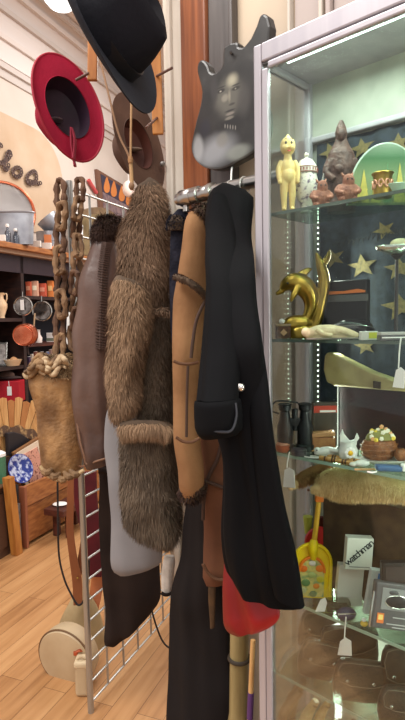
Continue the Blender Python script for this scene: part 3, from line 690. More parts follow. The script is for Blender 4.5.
# ------------------------------------------------------------------ painted guitar body
def guitar_mat():
    t = NT('painted_guitar'); p = t.n('ShaderNodeBsdfPrincipled'); t.l(p.outputs[0], t.out.inputs[0]); p.inputs['Roughness'].default_value = .34
    tc = t.n('ShaderNodeTexCoord')
    cur = None
    nz = t.n('ShaderNodeTexNoise'); nz.inputs['Scale'].default_value = 14; nz.inputs['Detail'].default_value = 6; t.l(tc.outputs['Object'], nz.inputs['Vector'])
    r = t.ramp([(.35, (36, 35, 35)), (.6, (50, 49, 48)), (.75, (72, 70, 69))], nz.outputs[0]); cur = r.outputs[0]
    org = GB
    def blob(px, py, rx, ry, c, k=1.0, soft=.6, rot=0.0):
        nonlocal cur
        u, z = CF.solve(px, py, GO); q = CF.pt(u, GO, z) - org; d = CF.on(px, py, GO).y / FPX
        mp = t.n('ShaderNodeMapping', vector_type='TEXTURE'); mp.inputs['Location'].default_value = q
        mp.inputs['Rotation'].default_value = (0, R_(rot), math.atan2(w_.y, w_.x)); mp.inputs['Scale'].default_value = (rx * d / .67, 10, ry * d)
        t.l(tc.outputs['Object'], mp.inputs[0])
        ln_ = t.n('ShaderNodeVectorMath', operation='LENGTH')
        wob = t.n('ShaderNodeVectorMath', operation='MULTIPLY_ADD'); wob.inputs[1].default_value = (.35, 0, .35); t.l(nz.outputs['Color'], wob.inputs[0]); 
        sb = t.n('ShaderNodeVectorMath', operation='SUBTRACT'); sb.inputs[1].default_value = (.17, 0, .17); t.l(mp.outputs[0], sb.inputs[0])
        t.l(sb.outputs[0], wob.inputs[2]); t.l(wob.outputs[0], ln_.inputs[0])
        mr = t.n('ShaderNodeMapRange', interpolation_type='SMOOTHSTEP'); mr.inputs['From Min'].default_value = 1.0; mr.inputs['From Max'].default_value = 1 - soft
        mr.inputs['To Max'].default_value = k; t.l(ln_.outputs['Value'], mr.inputs['Value'])
        mx = t.n('ShaderNodeMix', data_type='RGBA'); t.l(mr.outputs[0], mx.inputs[0]); t.l(cur, mx.inputs[6]); mx.inputs[7].default_value = rgb(c); cur = mx.outputs[2]
    blob(214, 152, 26, 22, (146, 148, 152), .85, .8); blob(238, 152, 14, 10, (132, 136, 130), .8); blob(205, 128, 7, 12, (44, 44, 50), .9)
    blob(198, 148, 6, 16, (160, 162, 164), .7); blob(222, 140, 7, 10, (120, 118, 112), .7)
    blob(229, 96, 16, 24, (104, 102, 94), .7, .6)         # face
    blob(232, 80, 7, 9, (164, 160, 140), .9, .9)            # forehead
    blob(244, 98, 8, 22, (70, 68, 66), .8, .7); blob(214, 90, 5, 18, (56, 54, 54), .9, .7)
    blob(221, 91, 4.5, 2.6, (42, 40, 40), .95, .5); blob(236, 88, 4.5, 2.4, (48, 46, 44), .95, .5)   # eyes
    blob(221, 87.5, 5, 1.2, (40, 38, 38), .8); blob(236, 84.5, 5, 1.2, (40, 38, 38), .8)
    blob(220.5, 91.5, 1.2, 1.0, (176, 172, 160), .8); blob(235.5, 88.5, 1.0, 1.0, (150, 146, 134), .7)
    blob(229.5, 96, 1.8, 9, (136, 132, 118), .8, .9); blob(232, 104, 3.5, 1.6, (52, 50, 48), .85); blob(225, 98, 4, 5, (144, 140, 128), .6)
    blob(230, 110.5, 6, 1.3, (44, 42, 42), .95); blob(230, 113.5, 5, 1.8, (134, 126, 118), .7); blob(230, 122, 9, 4, (34, 34, 36), .9); 
    for k in range(5): blob(225 + k * 2.6, 126 + .4 * k, .7, 3, (150, 146, 140), .6)
    blob(229, 118, 5, 2, (126, 122, 112), .7)
    t.l(cur, p.inputs['Base Color']); return t.m
GO = WO - .10
gout = [(203.7,59),(199,63),(198.3,72),(201,82),(203,92),(201.5,105),(197.5,120),(193.5,138),(192.3,148),(194.5,157),(199,163),(206,167.5),(217.5,169.8),(228,167.5),(240,161),(252,154.5),(262,145),(268,130),(268,112),(262,98),(258,86),(260,72),(265,58),(270,42),(271.5,26),(269,16),(265,12.5),(261,15),(257.5,26),(252,38),(246,45.5),(242,47),(239.6,46),(237.8,41.5),(225,46.5),(224,62),(221,69),(215,72.8),(211,71),(209,65)]
sm = []
for i in range(len(gout)):
    if 23 <= i <= 29: sm.append(gout[i]); continue
    for s in (0, .5):
        q = catmull([(k,) + gout[k % len(gout)] for k in range(len(gout) + 1)], i + s, True); sm.append(q)
mb = MB(); mb.prism3([CF.on(x - 1.5, y, GO) for x, y in sm], m_ * .028)
GB = base_of(mb)
gt = B('painted_guitar', mb, guitar_mat(), None, 'dark grey neckless guitar painted with a face, hung beside the glass cabinet', 'guitar', smooth=False, bevel=.007)
p = CF.on(231, 52.5, GO - .001); mb = MB(); mb.lathe([(.1*.001, 0), (.004, 0), (.004, .002), (.0001, .002)], 14, Matrix.Translation(p) @ Matrix.Rotation(R_(90), 4, 'X')); B('screw_hole', mb, BLACKR, gt)
mb = MB(); mb.tube([CF.on(231, 53, GO - .012), CF.on(231, 53, WO)], .003, 8); B('hanging_nail', mb, mat('nail', (90, 88, 86), .4, metal=.8), gt)

# ------------------------------------------------------------------ clothes rail
RO = .14
r0 = CF.on(190, 197.5, RO); r1 = CF.on(250, 182, RO); zr = (r0.z + r1.z) / 2
def rp(px):
    p = CF.atz(px, zr, RO); return p
rl = T('clothes_rail', 'chrome clothes rail with coupling rings on the partition wall', 'rail', rp(200))
mb = MB(); ra = rp(178); rb = CF.pt(-.004, RO, zr); mb.tube([ra, rb], .0145, 16); B('rail_tube', mb, CHROME, rl)
for px, rad, ln in ((187, .021, .02), (192, .017, .014), (197, .021, .012), (205, .018, .02), (212, .021, .008)):
    c = rp(px); mb = MB(); mb.tube([c - w_ * ln, c - w_ * ln * .8, c + w_ * ln * .8, c + w_ * ln], [rad * .85, rad, rad, rad * .85], 18); B('coupling', mb, CHROME, rl)
mb = MB(); mb.tube([CF.pt(-.012, RO, zr), CF.pt(-.012, WO, zr)], .009, 12); B('wall_bracket', mb, CHROME, rl)
c = rp(186); mb = MB(); mb.tube([c, CF.pt((c - CF.pt(0, 0, 0)).dot(w_), WO, zr)], .009, 12); B('wall_bracket', mb, CHROME, rl)
mb = MB(); mb.tube([c - V((0, 0, .018)), c - V((0, 0, .034))], [.008, .009], 12); B('clamp_screw', mb, CHROME, rl)
HGM = mat('hanger_wire', (206, 204, 200), .3, metal=.8)
def hanger(px, lab, dz=.10, spread=.10, yaw=0, m=HGM):
    c = rp(px); t = T('coat_hanger', lab, 'hanger', c, 'wire hangers on the rail')
    pts = [c + m_ * (.0145 * math.cos(a)) + V((0, 0, .0145 * math.sin(a))) for a in [R_(-20 + 22 * i) for i in range(10)]]
    pts += [c + V((0, 0, -.03)) - m_*.012, c + V((0, 0, -.055))]
    mb = MB(); mb.tube(pts, .002, 8); B('hook', mb, m, t)
    b = c + V((0, 0, -.05)); ax = V((math.cos(yaw), math.sin(yaw), 0))
    mb = MB(); mb.tube([b - ax * spread - V((0, 0, .045)), b - ax * spread * .4 - V((0, 0, .015)), b, b + ax * spread * .4 - V((0, 0, .015)), b + ax * spread - V((0, 0, .045)), b - ax * spread - V((0, 0, .045))], .0025, 8); B('shoulder_wire', mb, m, t)
    return t
hanger(231, 'wire hanger on the rail holding the black coat', spread=.012)
t = T('rail_ring', 'thin metal ring looped round the rail by the cabinet post', 'ring', rp(245))
c = rp(245); mb = MB(); mb.tube([c + m_ * (.019*math.cos(a)) + V((0, 0, .019*math.sin(a) - .004)) for a in [2*PI*k/20 for k in range(20)]], .002, 8, closed=True); B('ring_wire', mb, HGM, t)
# cord hanging from the guitar to the rail
mb = MB(); mb.tube([CF.on(232.5, 164, GO + .02), CF.on(231.5, 172, GO), CF.on(231, 181, RO + .03)], .0022, 8, smooth=4); B('white_thread', mb, PAPER, None, 'short white thread below the painted guitar, above the rail', 'thread')

# ------------------------------------------------------------------ garments on the rail
VELV = mat('black_velvet', (13, 13, 16), .8, c2=(7, 7, 9), ns=5, stretch=(1, 1, .3), spec=.12)
REDS = mat('red_satin', (150, 4, 18), .42, c2=(118, 3, 12), ns=10, spec=.5)
SUEDE = mat('tan_suede', (160, 120, 84), .9, c2=(130, 94, 64), ns=7, spec=.15, bump=.15, bs=90)
SUEDE2 = mat('brown_suede', (112, 74, 54), .9, c2=(86, 56, 42), ns=7, spec=.15)
PIPE = mat('dark_piping', (70, 48, 38), .7)
STITCH = mat('seam_thread', (98, 66, 46), .8)
LEATH = mat('brown_leather', (98, 74, 64), .42, c2=(74, 54, 48), ns=6, stretch=(1, 1, .5), bump=.25, bs=30, spec=.45)
SKIN = mat('fur_underlayer', (92, 74, 58), .9, c2=(70, 56, 44), ns=20)
FURB = mat('brown_fur', (62, 47, 38), .8, c2=(150, 120, 96), ns=11, spec=.2, island=True, lo=.15, hi=.85)
FURG = mat('grey_fur', (50, 43, 38), .8, c2=(124, 107, 90), ns=12, spec=.2, island=True, lo=.15, hi=.85)
FURL = mat('golden_fur', (78, 60, 47), .8, c2=(172, 140, 110), ns=11, spec=.2, island=True, lo=.15, hi=.85)
FURD = mat('dark_fur', (40, 30, 28), .8, c2=(74, 54, 46), ns=12, spec=.15, island=True)
FLEECE = mat('navy_fleece', (26, 27, 36), .95, c2=(40, 40, 50), ns=30, bump=.5, bs=80, spec=.1)
GREYC = mat('pale_grey_cloth', (142, 140, 142), .85, c2=(126, 124, 127), ns=4, spec=.1)
DKBR = mat('dark_brown_cloth', (44, 34, 30), .9, c2=(34, 26, 24), ns=6, spec=.15)
GOWN = mat('charcoal_gown', (42, 36, 34), .9, c2=(30, 26, 26), ns=5, stretch=(1, 1, .2), spec=.15)

# black velvet coat
bcoat = T('black_coat', 'long black velvet coat with silver button and red lining beside the glass cabinet', 'coat', P(258, 560, .96))
mb = cloth([(184, 222, 230, 1.235, .01, -20), (187, 217, 239, 1.225, .025, -25), (198, 210, 251, 1.20, .04, -28), (240, 208, 250, 1.10, .036, -38), (272, 208, 252.5, 1.0, .03, -43), (300, 207.5, 256, .975, .032, -44), (350, 206, 261.5, .935, .032, -44), (400, 206, 267, .945, .035, -44), (440, 222, 272, .93, .036, -44), (480, 226, 278, .92, .037, -44), (530, 224, 286, .915, .038, -44, 4), (575, 228, 296, .91, .04, -44, 10), (592, 234, 301, .91, .04, -44, 16)], nr=60, folds=((3, .10, .8), (6, .13, .4), (11, .06, 2)), wob=.006)
B('coat_body', mb, VELV, bcoat)
mb = cloth([(194, 213, 224, 1.15, .02, -25), (215, 209, 232, 1.12, .03, -28), (270, 208, 237, 1.0, .03, -35), (300, 208, 240, .965, .03, -35), (350, 205, 239, .925, .03, -38), (400, 201.5, 235, .885, .032, -40)], folds=((4, .08, .5), (7, .05, 1)), wob=.004)
B('sleeve', mb, VELV, bcoat)
mb = cloth([(400, 199.5, 235.5, .885, .037, -40), (404, 199, 237, .883, .039, -40), (425, 200, 238, .88, .039, -40), (432, 203, 237, .88, .038, -40), (437, 206, 233, .88, .03, -40)], nr=16, folds=((2, .03, 1),), wob=.002)
B('cuff', mb, VELV, bcoat)
mb = MB(); mb.tube([P(x, y, d) for x, y, d in ((199, 404, .87), (201, 421, .86), (208, 429, .85), (222, 432, .842), (232, 430, .842), (236.5, 416, .85), (235.5, 403, .857))], .0022, 6, smooth=5); B('cuff_braid', mb, mat('black_braid', (34, 35, 42), .5), bcoat)
p = P(240.5, 387.5, .885); mb = MB(); mb.ell(p, (.0075, .006, .0075), 18); B('button', mb, mat('silver_button', (222, 218, 212), .15, metal=.9), bcoat, label='silver domed button')
mb = MB(); mb.tube([p, p + V((0, .03, 0))], .003, 8); B('button_shank', mb, SILVER, bcoat)
# folds of the skirt: front edge of the coat
mb = cloth([(255, 246, 249, 1.09, .003, -42), (300, 242, 255, .985, .01, -42), (360, 244, 263, .92, .012, -46), (440, 252, 273, .885, .014, -46), (520, 262, 286, .865, .016, -46), (575, 268, 298, .855, .018, -46, 6), (598, 272, 303, .855, .018, -46, 10)], nr=40, folds=((3, .2, .8),), wob=.005)
B('front_edge', mb, VELV, bcoat)
# red lining shows below the hem
mb = cloth([(560, 226, 266, .975, .016, -40), (590, 223.5, 275, .96, .018, -40, 2), (618, 224, 280, .95, .018, -40, -4), (628, 229, 275, .95, .016, -40, -5), (634, 238, 264, .95, .01, -40, -4)], nr=30, folds=((5, .25, .5), (9, .12, 1)), wob=.006)
B('red_lining', mb, REDS, bcoat, label='red satin lining below the hem')

# tan shearling coat
sh = T('shearling_coat', 'tan suede shearling coat with dark seams between fur and black coat', 'coat', P(200, 580, 1.3))
mb = cloth([(213, 191, 203, 1.33, .02, -25), (222, 188, 206, 1.325, .035, -25), (250, 184, 207.5, 1.31, .042, -25), (285, 179, 208, 1.30, .045, -25), (302, 176, 207, 1.295, .045, -25), (330, 174.5, 203, 1.285, .043, -25), (365, 175, 199, 1.275, .04, -25), (400, 176, 198, 1.27, .038, -25), (440, 176.5, 199, 1.265, .038, -25), (470, 180, 203, 1.265, .037, -25), (486, 181, 203, 1.265, .034, -25), (495, 184, 199, 1.265, .022, -25)], nr=56, folds=((3, .06, .5), (5, .04, 1.4)), wob=.004)
B('sleeve', mb, SUEDE, sh)
def seam(pts, d, name, m, par, rad=.003):
    mb = MB(); mb.tube([P(x, y, d) for x, y in pts], rad, 7, smooth=5); return B(name, mb, m, par)
mb = MB(); mb.tube([P(x, y, d) for x, y, d in ((175, 277, 1.255), (181, 278.5, 1.238), (190, 283, 1.225), (199, 289.5, 1.222), (207, 299, 1.235))], .0075, 10, smooth=6); fur(mb, 500, .004, .001, .3); B('fur_piping', mb, FURD, sh)
mb = MB(); mb.tube([P(x, y, d) for x, y, d in ((206, 300, 1.235), (201, 309, 1.228), (196, 322, 1.222), (193, 340, 1.216), (191, 358, 1.212))], .004, 8, smooth=6); B('seam', mb, PIPE, sh)
mb = MB(); mb.tube([P(x, y, 1.218) for x, y in ((173.5, 361), (180, 363.5), (190, 364), (198.5, 362))], .0035, 8, smooth=6); B('seam', mb, STITCH, sh)
mb = MB(); mb.tube([P(x, y, 1.215) for x, y in ((188, 366), (187, 395), (186.5, 437))], .0032, 8, smooth=6); B('seam', mb, PIPE, sh)
mb = MB(); mb.tube([P(x, y, 1.212) for x, y in ((176, 437), (183, 441.5), (192, 442), (199.5, 438))], .0035, 8, smooth=6); B('seam', mb, STITCH, sh)
mb = cloth([(222, 196, 210, 1.36, .015, -20), (300, 197, 216, 1.35, .022, -20), (400, 198, 226, 1.335, .022, -20), (470, 200, 232, 1.325, .022, -20), (530, 203, 236, 1.32, .022, -20), (575, 202, 240, 1.315, .022, -20, -3), (583, 206, 238, 1.315, .012, -20, -3)], folds=((3, .12, .5), (6, .08, 1)), wob=.006)
B('coat_body', mb, SUEDE2, sh)
mb = MB(); mb.tube([P(x, y, d) for x, y, d in ((201, 479, 1.298), (208, 482, 1.296), (216, 485, 1.294), (224, 488, 1.294))], .005, 8, smooth=5); B('seam', mb, PIPE, sh)
mb = MB(); mb.tube([P(x, y, d) for x, y, d in ((222, 440, 1.308), (217, 460, 1.302), (208, 478, 1.298), (204, 498, 1.297), (203, 520, 1.296))], .0045, 8, smooth=5); B('seam', mb, PIPE, sh)
mb = MB(); mb.tube([P(x, y, 1.29) for x, y in ((203, 564), (208, 573), (216, 579), (226, 580))], .0045, 8, smooth=5); B('seam', mb, STITCH, sh)
mb = cloth([(205, 197, 207, 1.345, .02, -20), (212, 193, 210, 1.34, .03, -20), (228, 193, 211, 1.345, .03, -20), (240, 198, 211, 1.35, .02, -20)], nr=14, folds=(), wob=.004); fur(mb, 1500, .016, .0016, .3); B('fur_collar', mb, FURD, sh, label='dark brown fur collar')
mb = cloth([(487, 180, 204, 1.27, .03, -25), (496, 181, 202, 1.275, .03, -25), (502, 186, 198, 1.275, .015, -25)], nr=8, folds=(), wob=.002); fur(mb, 600, .010, .0014, .5); B('fur_cuff', mb, FURD, sh)

# dark fleece coat between fur and shearling
fc = T('fleece_coat', 'narrow dark navy fleece coat squeezed between the fur and the tan shearling', 'coat', P(182, 420, 1.43))
mb = cloth([(211, 178, 184, 1.41, .008, -30), (218, 173, 190, 1.405, .022, -30), (260, 172, 194, 1.40, .026, -30), (330, 171, 195, 1.40, .026, -30), (420, 179, 196, 1.385, .016, -30), (470, 183, 196, 1.38, .010, -30)], folds=((4, .1, 1), (9, .05, 2)), wob=.008)
B('coat_body', mb, FLEECE, fc)
mb = cloth([(215, 172, 180, 1.385, .01, -30), (221, 168, 184, 1.38, .016, -30), (230, 168, 184, 1.38, .014, -30)], nr=10, folds=(), wob=.004); fur(mb, 900, .006, .001, .3); B('collar', mb, FLEECE, fc)

# long fur
fu = T('fur_coat', 'long brown fur coat with layered panels hanging left of the tan shearling', 'coat', P(148, 545, 1.5))
mb = cloth([(177.5, 148, 151, 1.53, 0.003, 0), (180, 146, 155, 1.53, 0.02, 0), (185, 137, 162, 1.53, 0.03, 0), (195, 132, 167, 1.53, 0.042, 0), (215, 126, 168, 1.525, 0.05, 0), (240, 121, 168, 1.52, 0.052, 0), (270, 120, 168, 1.52, 0.052, 0), (300, 123, 168, 1.52, 0.048, 0), (325, 133, 169, 1.52, 0.04, 0), (335, 143, 169, 1.52, 0.02, 0)], nr=44, folds=((3, .08, 1), (5, .08, 2)), wob=.012); fur(mb, 22000, .024, .0009, .62); B('fur_shoulder', mb, FURB, fu)
mb = cloth([(272, 118, 122, 1.45, 0.003, 0), (274, 116, 121, 1.45, 0.02, 0), (279, 114, 134, 1.445, 0.035, 0), (295, 112, 148, 1.44, 0.042, 0), (320, 110.5, 149, 1.435, 0.044, 0), (350, 110, 145, 1.435, 0.042, 0), (380, 110, 140, 1.435, 0.04, 0), (405, 110, 134, 1.435, 0.036, 0), (416, 113, 129, 1.435, 0.026, 0), (421, 118, 124, 1.435, 0.014, 0)], nr=40, folds=((3, .08, 2), (5, .08, .4)), wob=.012); fur(mb, 19000, .024, .0009, .62); B('fur_sleeve', mb, FURL, fu, label='lighter golden brown fur sleeve')
mb = cloth([(300, 153, 171, 1.53, 0.03, 0), (320, 145, 172, 1.515, 0.042, 0), (370, 141, 173, 1.51, 0.045, 0), (420, 135, 174, 1.51, 0.045, 0), (430, 135, 173, 1.51, 0.035, 0)], nr=30, folds=((3, .08, 2), (5, .06, .4)), wob=.01); fur(mb, 13000, .018, .0009, .65); B('fur_side', mb, FURG, fu, label='darker grey brown fur side')
mb = cloth([(421, 124, 165, 1.475, 0.03, 0), (427, 122, 173, 1.47, 0.045, 0), (450, 122, 176, 1.465, 0.052, 0), (490, 122, 177, 1.46, 0.055, 0), (520, 122, 176, 1.46, 0.052, 0, 4), (532, 127, 174, 1.46, 0.042, 0, 7), (538, 137, 169, 1.46, 0.02, 0, 7)], nr=40, folds=((3, .06, 2), (6, .08, .4)), wob=.012); fur(mb, 22000, .026, .001, .66); B('fur_hem', mb, FURG, fu, label='grey brown lower fur panel')
mb = MB(); mb.tube([P(x, y, 1.40) for x, y in ((121, 427), (132, 425), (150, 425), (160, 426), (167, 429))], .013, 10, smooth=4); fur(mb, 6500, .032, .0009, .66); B('pale_fur_band', mb, FURL, fu, label='pale golden fur edge across the lower panel')
mb = MB(); mb.tube([P(x, y, 1.452) for x, y in ((150, 314), (158, 311.5), (166, 312), (172, 314))], .007, 10, smooth=4); fur(mb, 500, .01, .0012, .4); B('seam_band', mb, FURB, fu)

# leather coat on the left
lco = T('leather_coat', 'brown leather coat with laced seam and dark fur collar next to the link strap', 'coat', P(95, 465, 1.78))
mb = cloth([(232, 97, 112, 1.80, .02, 8), (240, 92, 118, 1.79, .04, 8), (262, 85, 122, 1.78, .05, 8), (300, 77, 121, 1.77, .055, 8), (350, 72.5, 120, 1.765, .055, 8), (400, 72.5, 120, 1.76, .052, 8), (440, 77, 121, 1.76, .05, 8, -1), (458, 83, 121, 1.76, .048, 8, -3), (463, 86, 121, 1.76, .04, 8, -4)], nr=56, folds=((3, .1, 1.4), (5, .09, .3), (8, .05, 2)), wob=.010)
B('coat_body', mb, LEATH, lco)
mb = MB()
pa = [P(x, y, d) for x, y, d in ((107, 243, 1.752), (104, 262, 1.735), (102, 290, 1.722), (101, 320, 1.715), (100.5, 350, 1.712))]
mb.tube(pa, .006, 8, smooth=8); L_ = [(i,) + tuple(p) for i, p in enumerate(pa)]
for k in range(44):
    a = V(catmull(L_, k / 44 * 4, False)); mb.tube([a + V((-.016, -.001, .003)), a + V((0, -.008, 0)), a + V((.016, -.001, -.003))], .0022, 5)
B('laced_seam', mb, mat('seam_leather', (78, 58, 50), .5), lco)
mb = MB(); mb.tube([P(x, y, d) for x, y, d in ((77, 420, 1.738), (80, 440, 1.725), (84, 455, 1.72), (87, 464, 1.72), (97, 461, 1.705), (110, 457, 1.702), (120, 453, 1.72))], .0035, 8, smooth=6); B('hem_edge', mb, mat('hem_leather', (126, 94, 74), .5), lco)
mb = cloth([(216, 104, 118, 1.79, .015, 5), (222, 98, 122, 1.785, .034, 5), (232, 93, 121, 1.785, .036, 5), (242, 95, 112, 1.785, .02, 5), (246, 96, 104, 1.78, .01, 5)], nr=14, folds=(), wob=.006); fur(mb, 4500, .022, .0009, .35); B('fur_collar', mb, FURD, lco, label='dark shaggy fur collar')
mb = MB(); mb.tube([P(x, y, d) for x, y, d in ((74, 466, 1.83), (90, 466.5, 1.80), (106, 464.5, 1.79), (120, 461, 1.79))], .003, 8, smooth=5); B('belt_tie', mb, mat('tie_leather', (132, 92, 70), .5), lco)

# pale grey cloth under the fur, dark skirt behind, gown, white roll
gc = B('hanging_garment', cloth([(400, 113, 158, 1.625, .02, 0), (415, 106, 160, 1.62, .024, 0), (446, 103.5, 161, 1.615, .024, 0, 0), (480, 108, 162, 1.61, .026, 0), (520, 111, 163, 1.605, .028, 0), (555, 110, 162.5, 1.60, .028, 0, -3), (567, 113, 160, 1.60, .026, 0, -4), (572, 120, 152, 1.60, .014, 0, -4)], folds=((3, .1, 1), (5, .08, .3)), wob=.004), GREYC, None, 'pale grey cloth garment showing below the lower fur panel', 'garment')
sk = T('dark_skirt', 'dark brown cloth skirt hanging before the wire grid panel', 'skirt', P(130, 648, 1.85))
mb = cloth([(458, 96, 135, 1.93, .03, 6), (475, 99, 150, 1.92, .045, 6), (540, 101, 158, 1.91, .05, 6), (590, 104, 160, 1.90, .05, 6, -8), (612, 104.5, 160, 1.90, .05, 6, -18), (626, 106, 155, 1.90, .045, 6, -18), (630, 112, 146, 1.90, .03, 6, -16)], folds=((4, .14, .3), (7, .09, 1.2)), wob=.008)
B('skirt_cloth', mb, DKBR, sk)
mb = MB(); mb.tube([P(x, y, 1.86) for x, y in ((99, 470), (118, 472), (140, 471))], .012, 10, smooth=4); B('waistband', mb, DKBR, sk)
gw = T('dark_gown', 'long charcoal gown reaching the floor below the tan shearling', 'gown', FL(200, 930))
mb = cloth([(478, 190, 204, 1.385, .012, -34), (500, 187, 208, 1.40, .014, -34), (548, 182, 214, 1.40, .02, -34), (580, 176, 220, 1.405, .03, -34), (620, 172, 226, 1.42, .04, -34), (720, 169, 234, 1.40, .045, -34), (830, 166, 240, 1.39, .048, -34)], nr=60, folds=((4, .2, .3), (7, .12, 1.2), (11, .06, 2)), wob=.008)
B('gown_cloth', mb, GOWN, gw)
mb = cloth([(474, 190, 204, 1.385, .010, -34), (482, 189, 205, 1.385, .014, -34)], nr=6, folds=(), wob=.001); B('neckband', mb, GOWN, gw)
wr = T('hanging_sleeve', 'white lace sleeve hanging below the fur hem beside the dark gown', 'sleeve', P(167, 592, 1.56))
mb = cloth([(556, 164, 174, 1.555, .010, 0), (562, 163, 175, 1.555, .014, 0), (580, 161, 173, 1.555, .014, 0), (592, 161.5, 172, 1.555, .012, 0)], folds=((5, .08, 1),), wob=.003); B('cloth_tube', mb, mat('offwhite_cloth', (222, 216, 208), .9, c2=(188, 180, 170), ns=30), wr)
mb = MB(); mb.tube([P(161.5, 593, 1.545), P(166, 595, 1.54), P(172, 593, 1.545)], .005, 8, smooth=4); B('cuff_trim', mb, DKBR, wr)
p0 = FL(240, 880)
# bamboo poles behind the black coat
bp = T('bamboo_pole', 'thick olive bamboo pole with dark node below the red lining', 'pole', p0)
a = P(240, 590, 1.24); b = P(237.5, 800, 1.22)
dirv = (b - a); b = a + dirv * ((a.z - 0.0) / (a.z - b.z))
mb = MB(); L = (b - a).length; dn = dirv.normalized(); pts = []; rad = []
for s in [i * .02 for i in range(int(L / .02) + 1)]:
    pts.append(a + dn * s); nd = abs(((s + .13) % .30) - .15); rad.append(.0225 + (.0035 if nd < .012 else 0))
mb.tube(pts, rad, 20); B('cane', mb, mat('bamboo_olive', (150, 134, 92), .4, c2=(120, 104, 66), ns=5, stretch=(8, 8, .8)), bp)
for s in (.165, .465):
    c = a + dn * s; mb = MB(); mb.tube([c + V((.0235*math.cos(t_), .0235*math.sin(t_), 0)) for t_ in [2*PI*k/20 for k in range(20)]], .005, 8, closed=True); B('node_ring', mb, mat('node_dark', (52, 42, 32), .6), bp)
ws = T('walking_stick', 'thin tan wooden stick with purple band leaning at the cabinet post', 'stick', FL(246, 900))
a = P(253, 640, 1.20); b = P(249, 740, 1.18); dirv = b - a; b = a + dirv * (a.z / (a.z - b.z))
mb = MB(); mb.tube([a, b], [.006, .007], 12); B('shaft', mb, PALEWOOD, ws)
c = a + (b - a) * .17; mb = MB(); mb.tube([c, c + (b - a).normalized() * .06], .0074, 12); B('grip_band', mb, mat('purple_band', (86, 50, 104), .5), ws)
# brown strip hanging below the shearling
mb = cloth([(584, 209, 216, 1.325, .006, -30), (600, 209, 215.5, 1.325, .006, -30), (628, 210, 214, 1.325, .005, -30)], nr=16, folds=((3, .1, 1),), wob=.003); B('leather_strap', mb, mat('tobacco_leather', (84, 60, 36), .6, c2=(56, 40, 26), ns=20), None, 'short tobacco leather strap hanging below the brown suede hem', 'strap')

# ------------------------------------------------------------------ wire grid panel
GP = FL(91, 712); zg = P(70, 181, GP.y).z
gp = T('wire_grid_panel', 'chrome wire grid display panel standing behind the hanging garments', 'grid panel', GP)
STEEL = mat('grid_chrome', (172, 172, 168), .32, metal=.75)
gx = ((FL(171, 619) - GP) * V((1, 1, 0))).normalized()
NB = 6; sp = .118
topz = zg; LN = (P(69, 181, GP.y) - GP) / zg
mb = MB(); mb.tube([GP, GP + LN * topz], .0115, 14); B('upright', mb, STEEL, gp)
mb = MB(); mb.tube([GP + gx * sp * NB, GP + gx * sp * NB + LN * topz], .0115, 14); B('upright', mb, STEEL, gp)
for i in range(1, NB):
    a = GP + gx * sp * i; mb = MB(); mb.tube([a + LN * .035, a + LN * (topz - .02)], .0045, 8); B('vertical_wire', mb, STEEL, gp)
k = 0; z = .035
while z < topz:
    mb = MB(); mb.tube([GP + LN * z, GP + gx * sp * NB + LN * z], .0042, 8); B('cross_wire', mb, STEEL, gp); z += .078

# link strap hanging in front of the grid upright
ls = T('link_strap', 'brown leather strap of large looped links with a white tag by the grid panel', 'strap', P(66, 372, 2.04))
LK = [mat('link_leather', (104, 76, 58), .75, c2=(76, 54, 42), ns=30, spec=.2), mat('link_leather_pale', (138, 108, 80), .75, c2=(96, 72, 54), ns=30, spec=.2)]
def link(cx, cy, rx, ry, d, m, rot=0.0, wd=2.2, flat=.6):
    k = d / FPX; pts = []
    for i in range(20):
        a = 2*PI*i/20; x, y = rx*math.cos(a), ry*math.sin(a); x *= 1 - .25*math.cos(2*a) * (ry > rx)
        pts.append(P(cx + x*math.cos(rot) - y*math.sin(rot), cy + x*math.sin(rot) + y*math.cos(rot), d + .012*math.sin(a + cx)))
    mb = MB(); mb.tube(pts, [wd * k * (1 + .28 * math.sin(i * 1.9 + cy)) for i in range(20)], 8, closed=True); B('link', mb, m, ls)
y = 186
for i in range(8):
    link(60.5 + 1.2 * math.sin(i * 1.7) - i * .05, y + 8 + i * 22, 4.8, 13.5, GP.y - .035 - .02 * (i % 2), LK[i % 2], .1 * math.sin(i * 2.1), 3.0)
for i in range(9):
    link(78.5 - i * .55 + 1.3 * math.cos(i * 1.9), 190 + i * 18.6, 4.4, 11.5, GP.y - .04 - .02 * (i % 2), LK[(i + (i > 3)) % 2], .14 * math.sin(i * 1.3), 2.6)
tg = T('hang_tag', 'long white tag hanging on string below the link strap', 'tag', P(68.5, 340, 1.98))
mb = MB(); mb.tube([P(71.5, 300, 2.0), P(70, 313, 1.98), P(69, 325, 1.98)], .0035, 6, smooth=4); B('string', mb, STRING, tg)
mb = MB(); mb.prism3([P(x, y, 1.985) for x, y in ((67, 313), (71, 311), (71, 325), (69.5, 345), (66, 344))], V((0, .003, 0))); B('tag_paper', mb, PAPER, tg, smooth=False)

# hide bag with gnarled top
hb = T('hide_bag', 'tan hide bag with knotted hairy top hanging left of the leather coat', 'bag', P(53, 478, 2.0))
HIDE = mat('hide_tan', (160, 120, 76), .6, c2=(108, 76, 46), ns=16, stretch=(1, 1, .7), bump=.5, bs=60)
mb = cloth([(368, 34, 72, 1.84, .04, 5), (376, 31, 77, 1.84, .045, 5), (400, 34, 80, 1.835, .048, 5), (430, 38, 81, 1.83, .048, 5), (460, 41.5, 82, 1.83, .045, 5), (472, 43, 81, 1.83, .04, 5), (476, 47, 77, 1.83, .03, 5)], nr=40, folds=((3, .06, 1), (6, .05, 2), (11, .03, .2)), wob=.012)
B('hide_body', mb, HIDE, hb)
KN = mat('knotted_hide', (150, 118, 82), .75, c2=(92, 68, 48), ns=20, bump=.4, bs=50)
random.seed(11)
PTH = mat('pale_thong', (206, 184, 150), .8, c2=(150, 122, 92), ns=20)
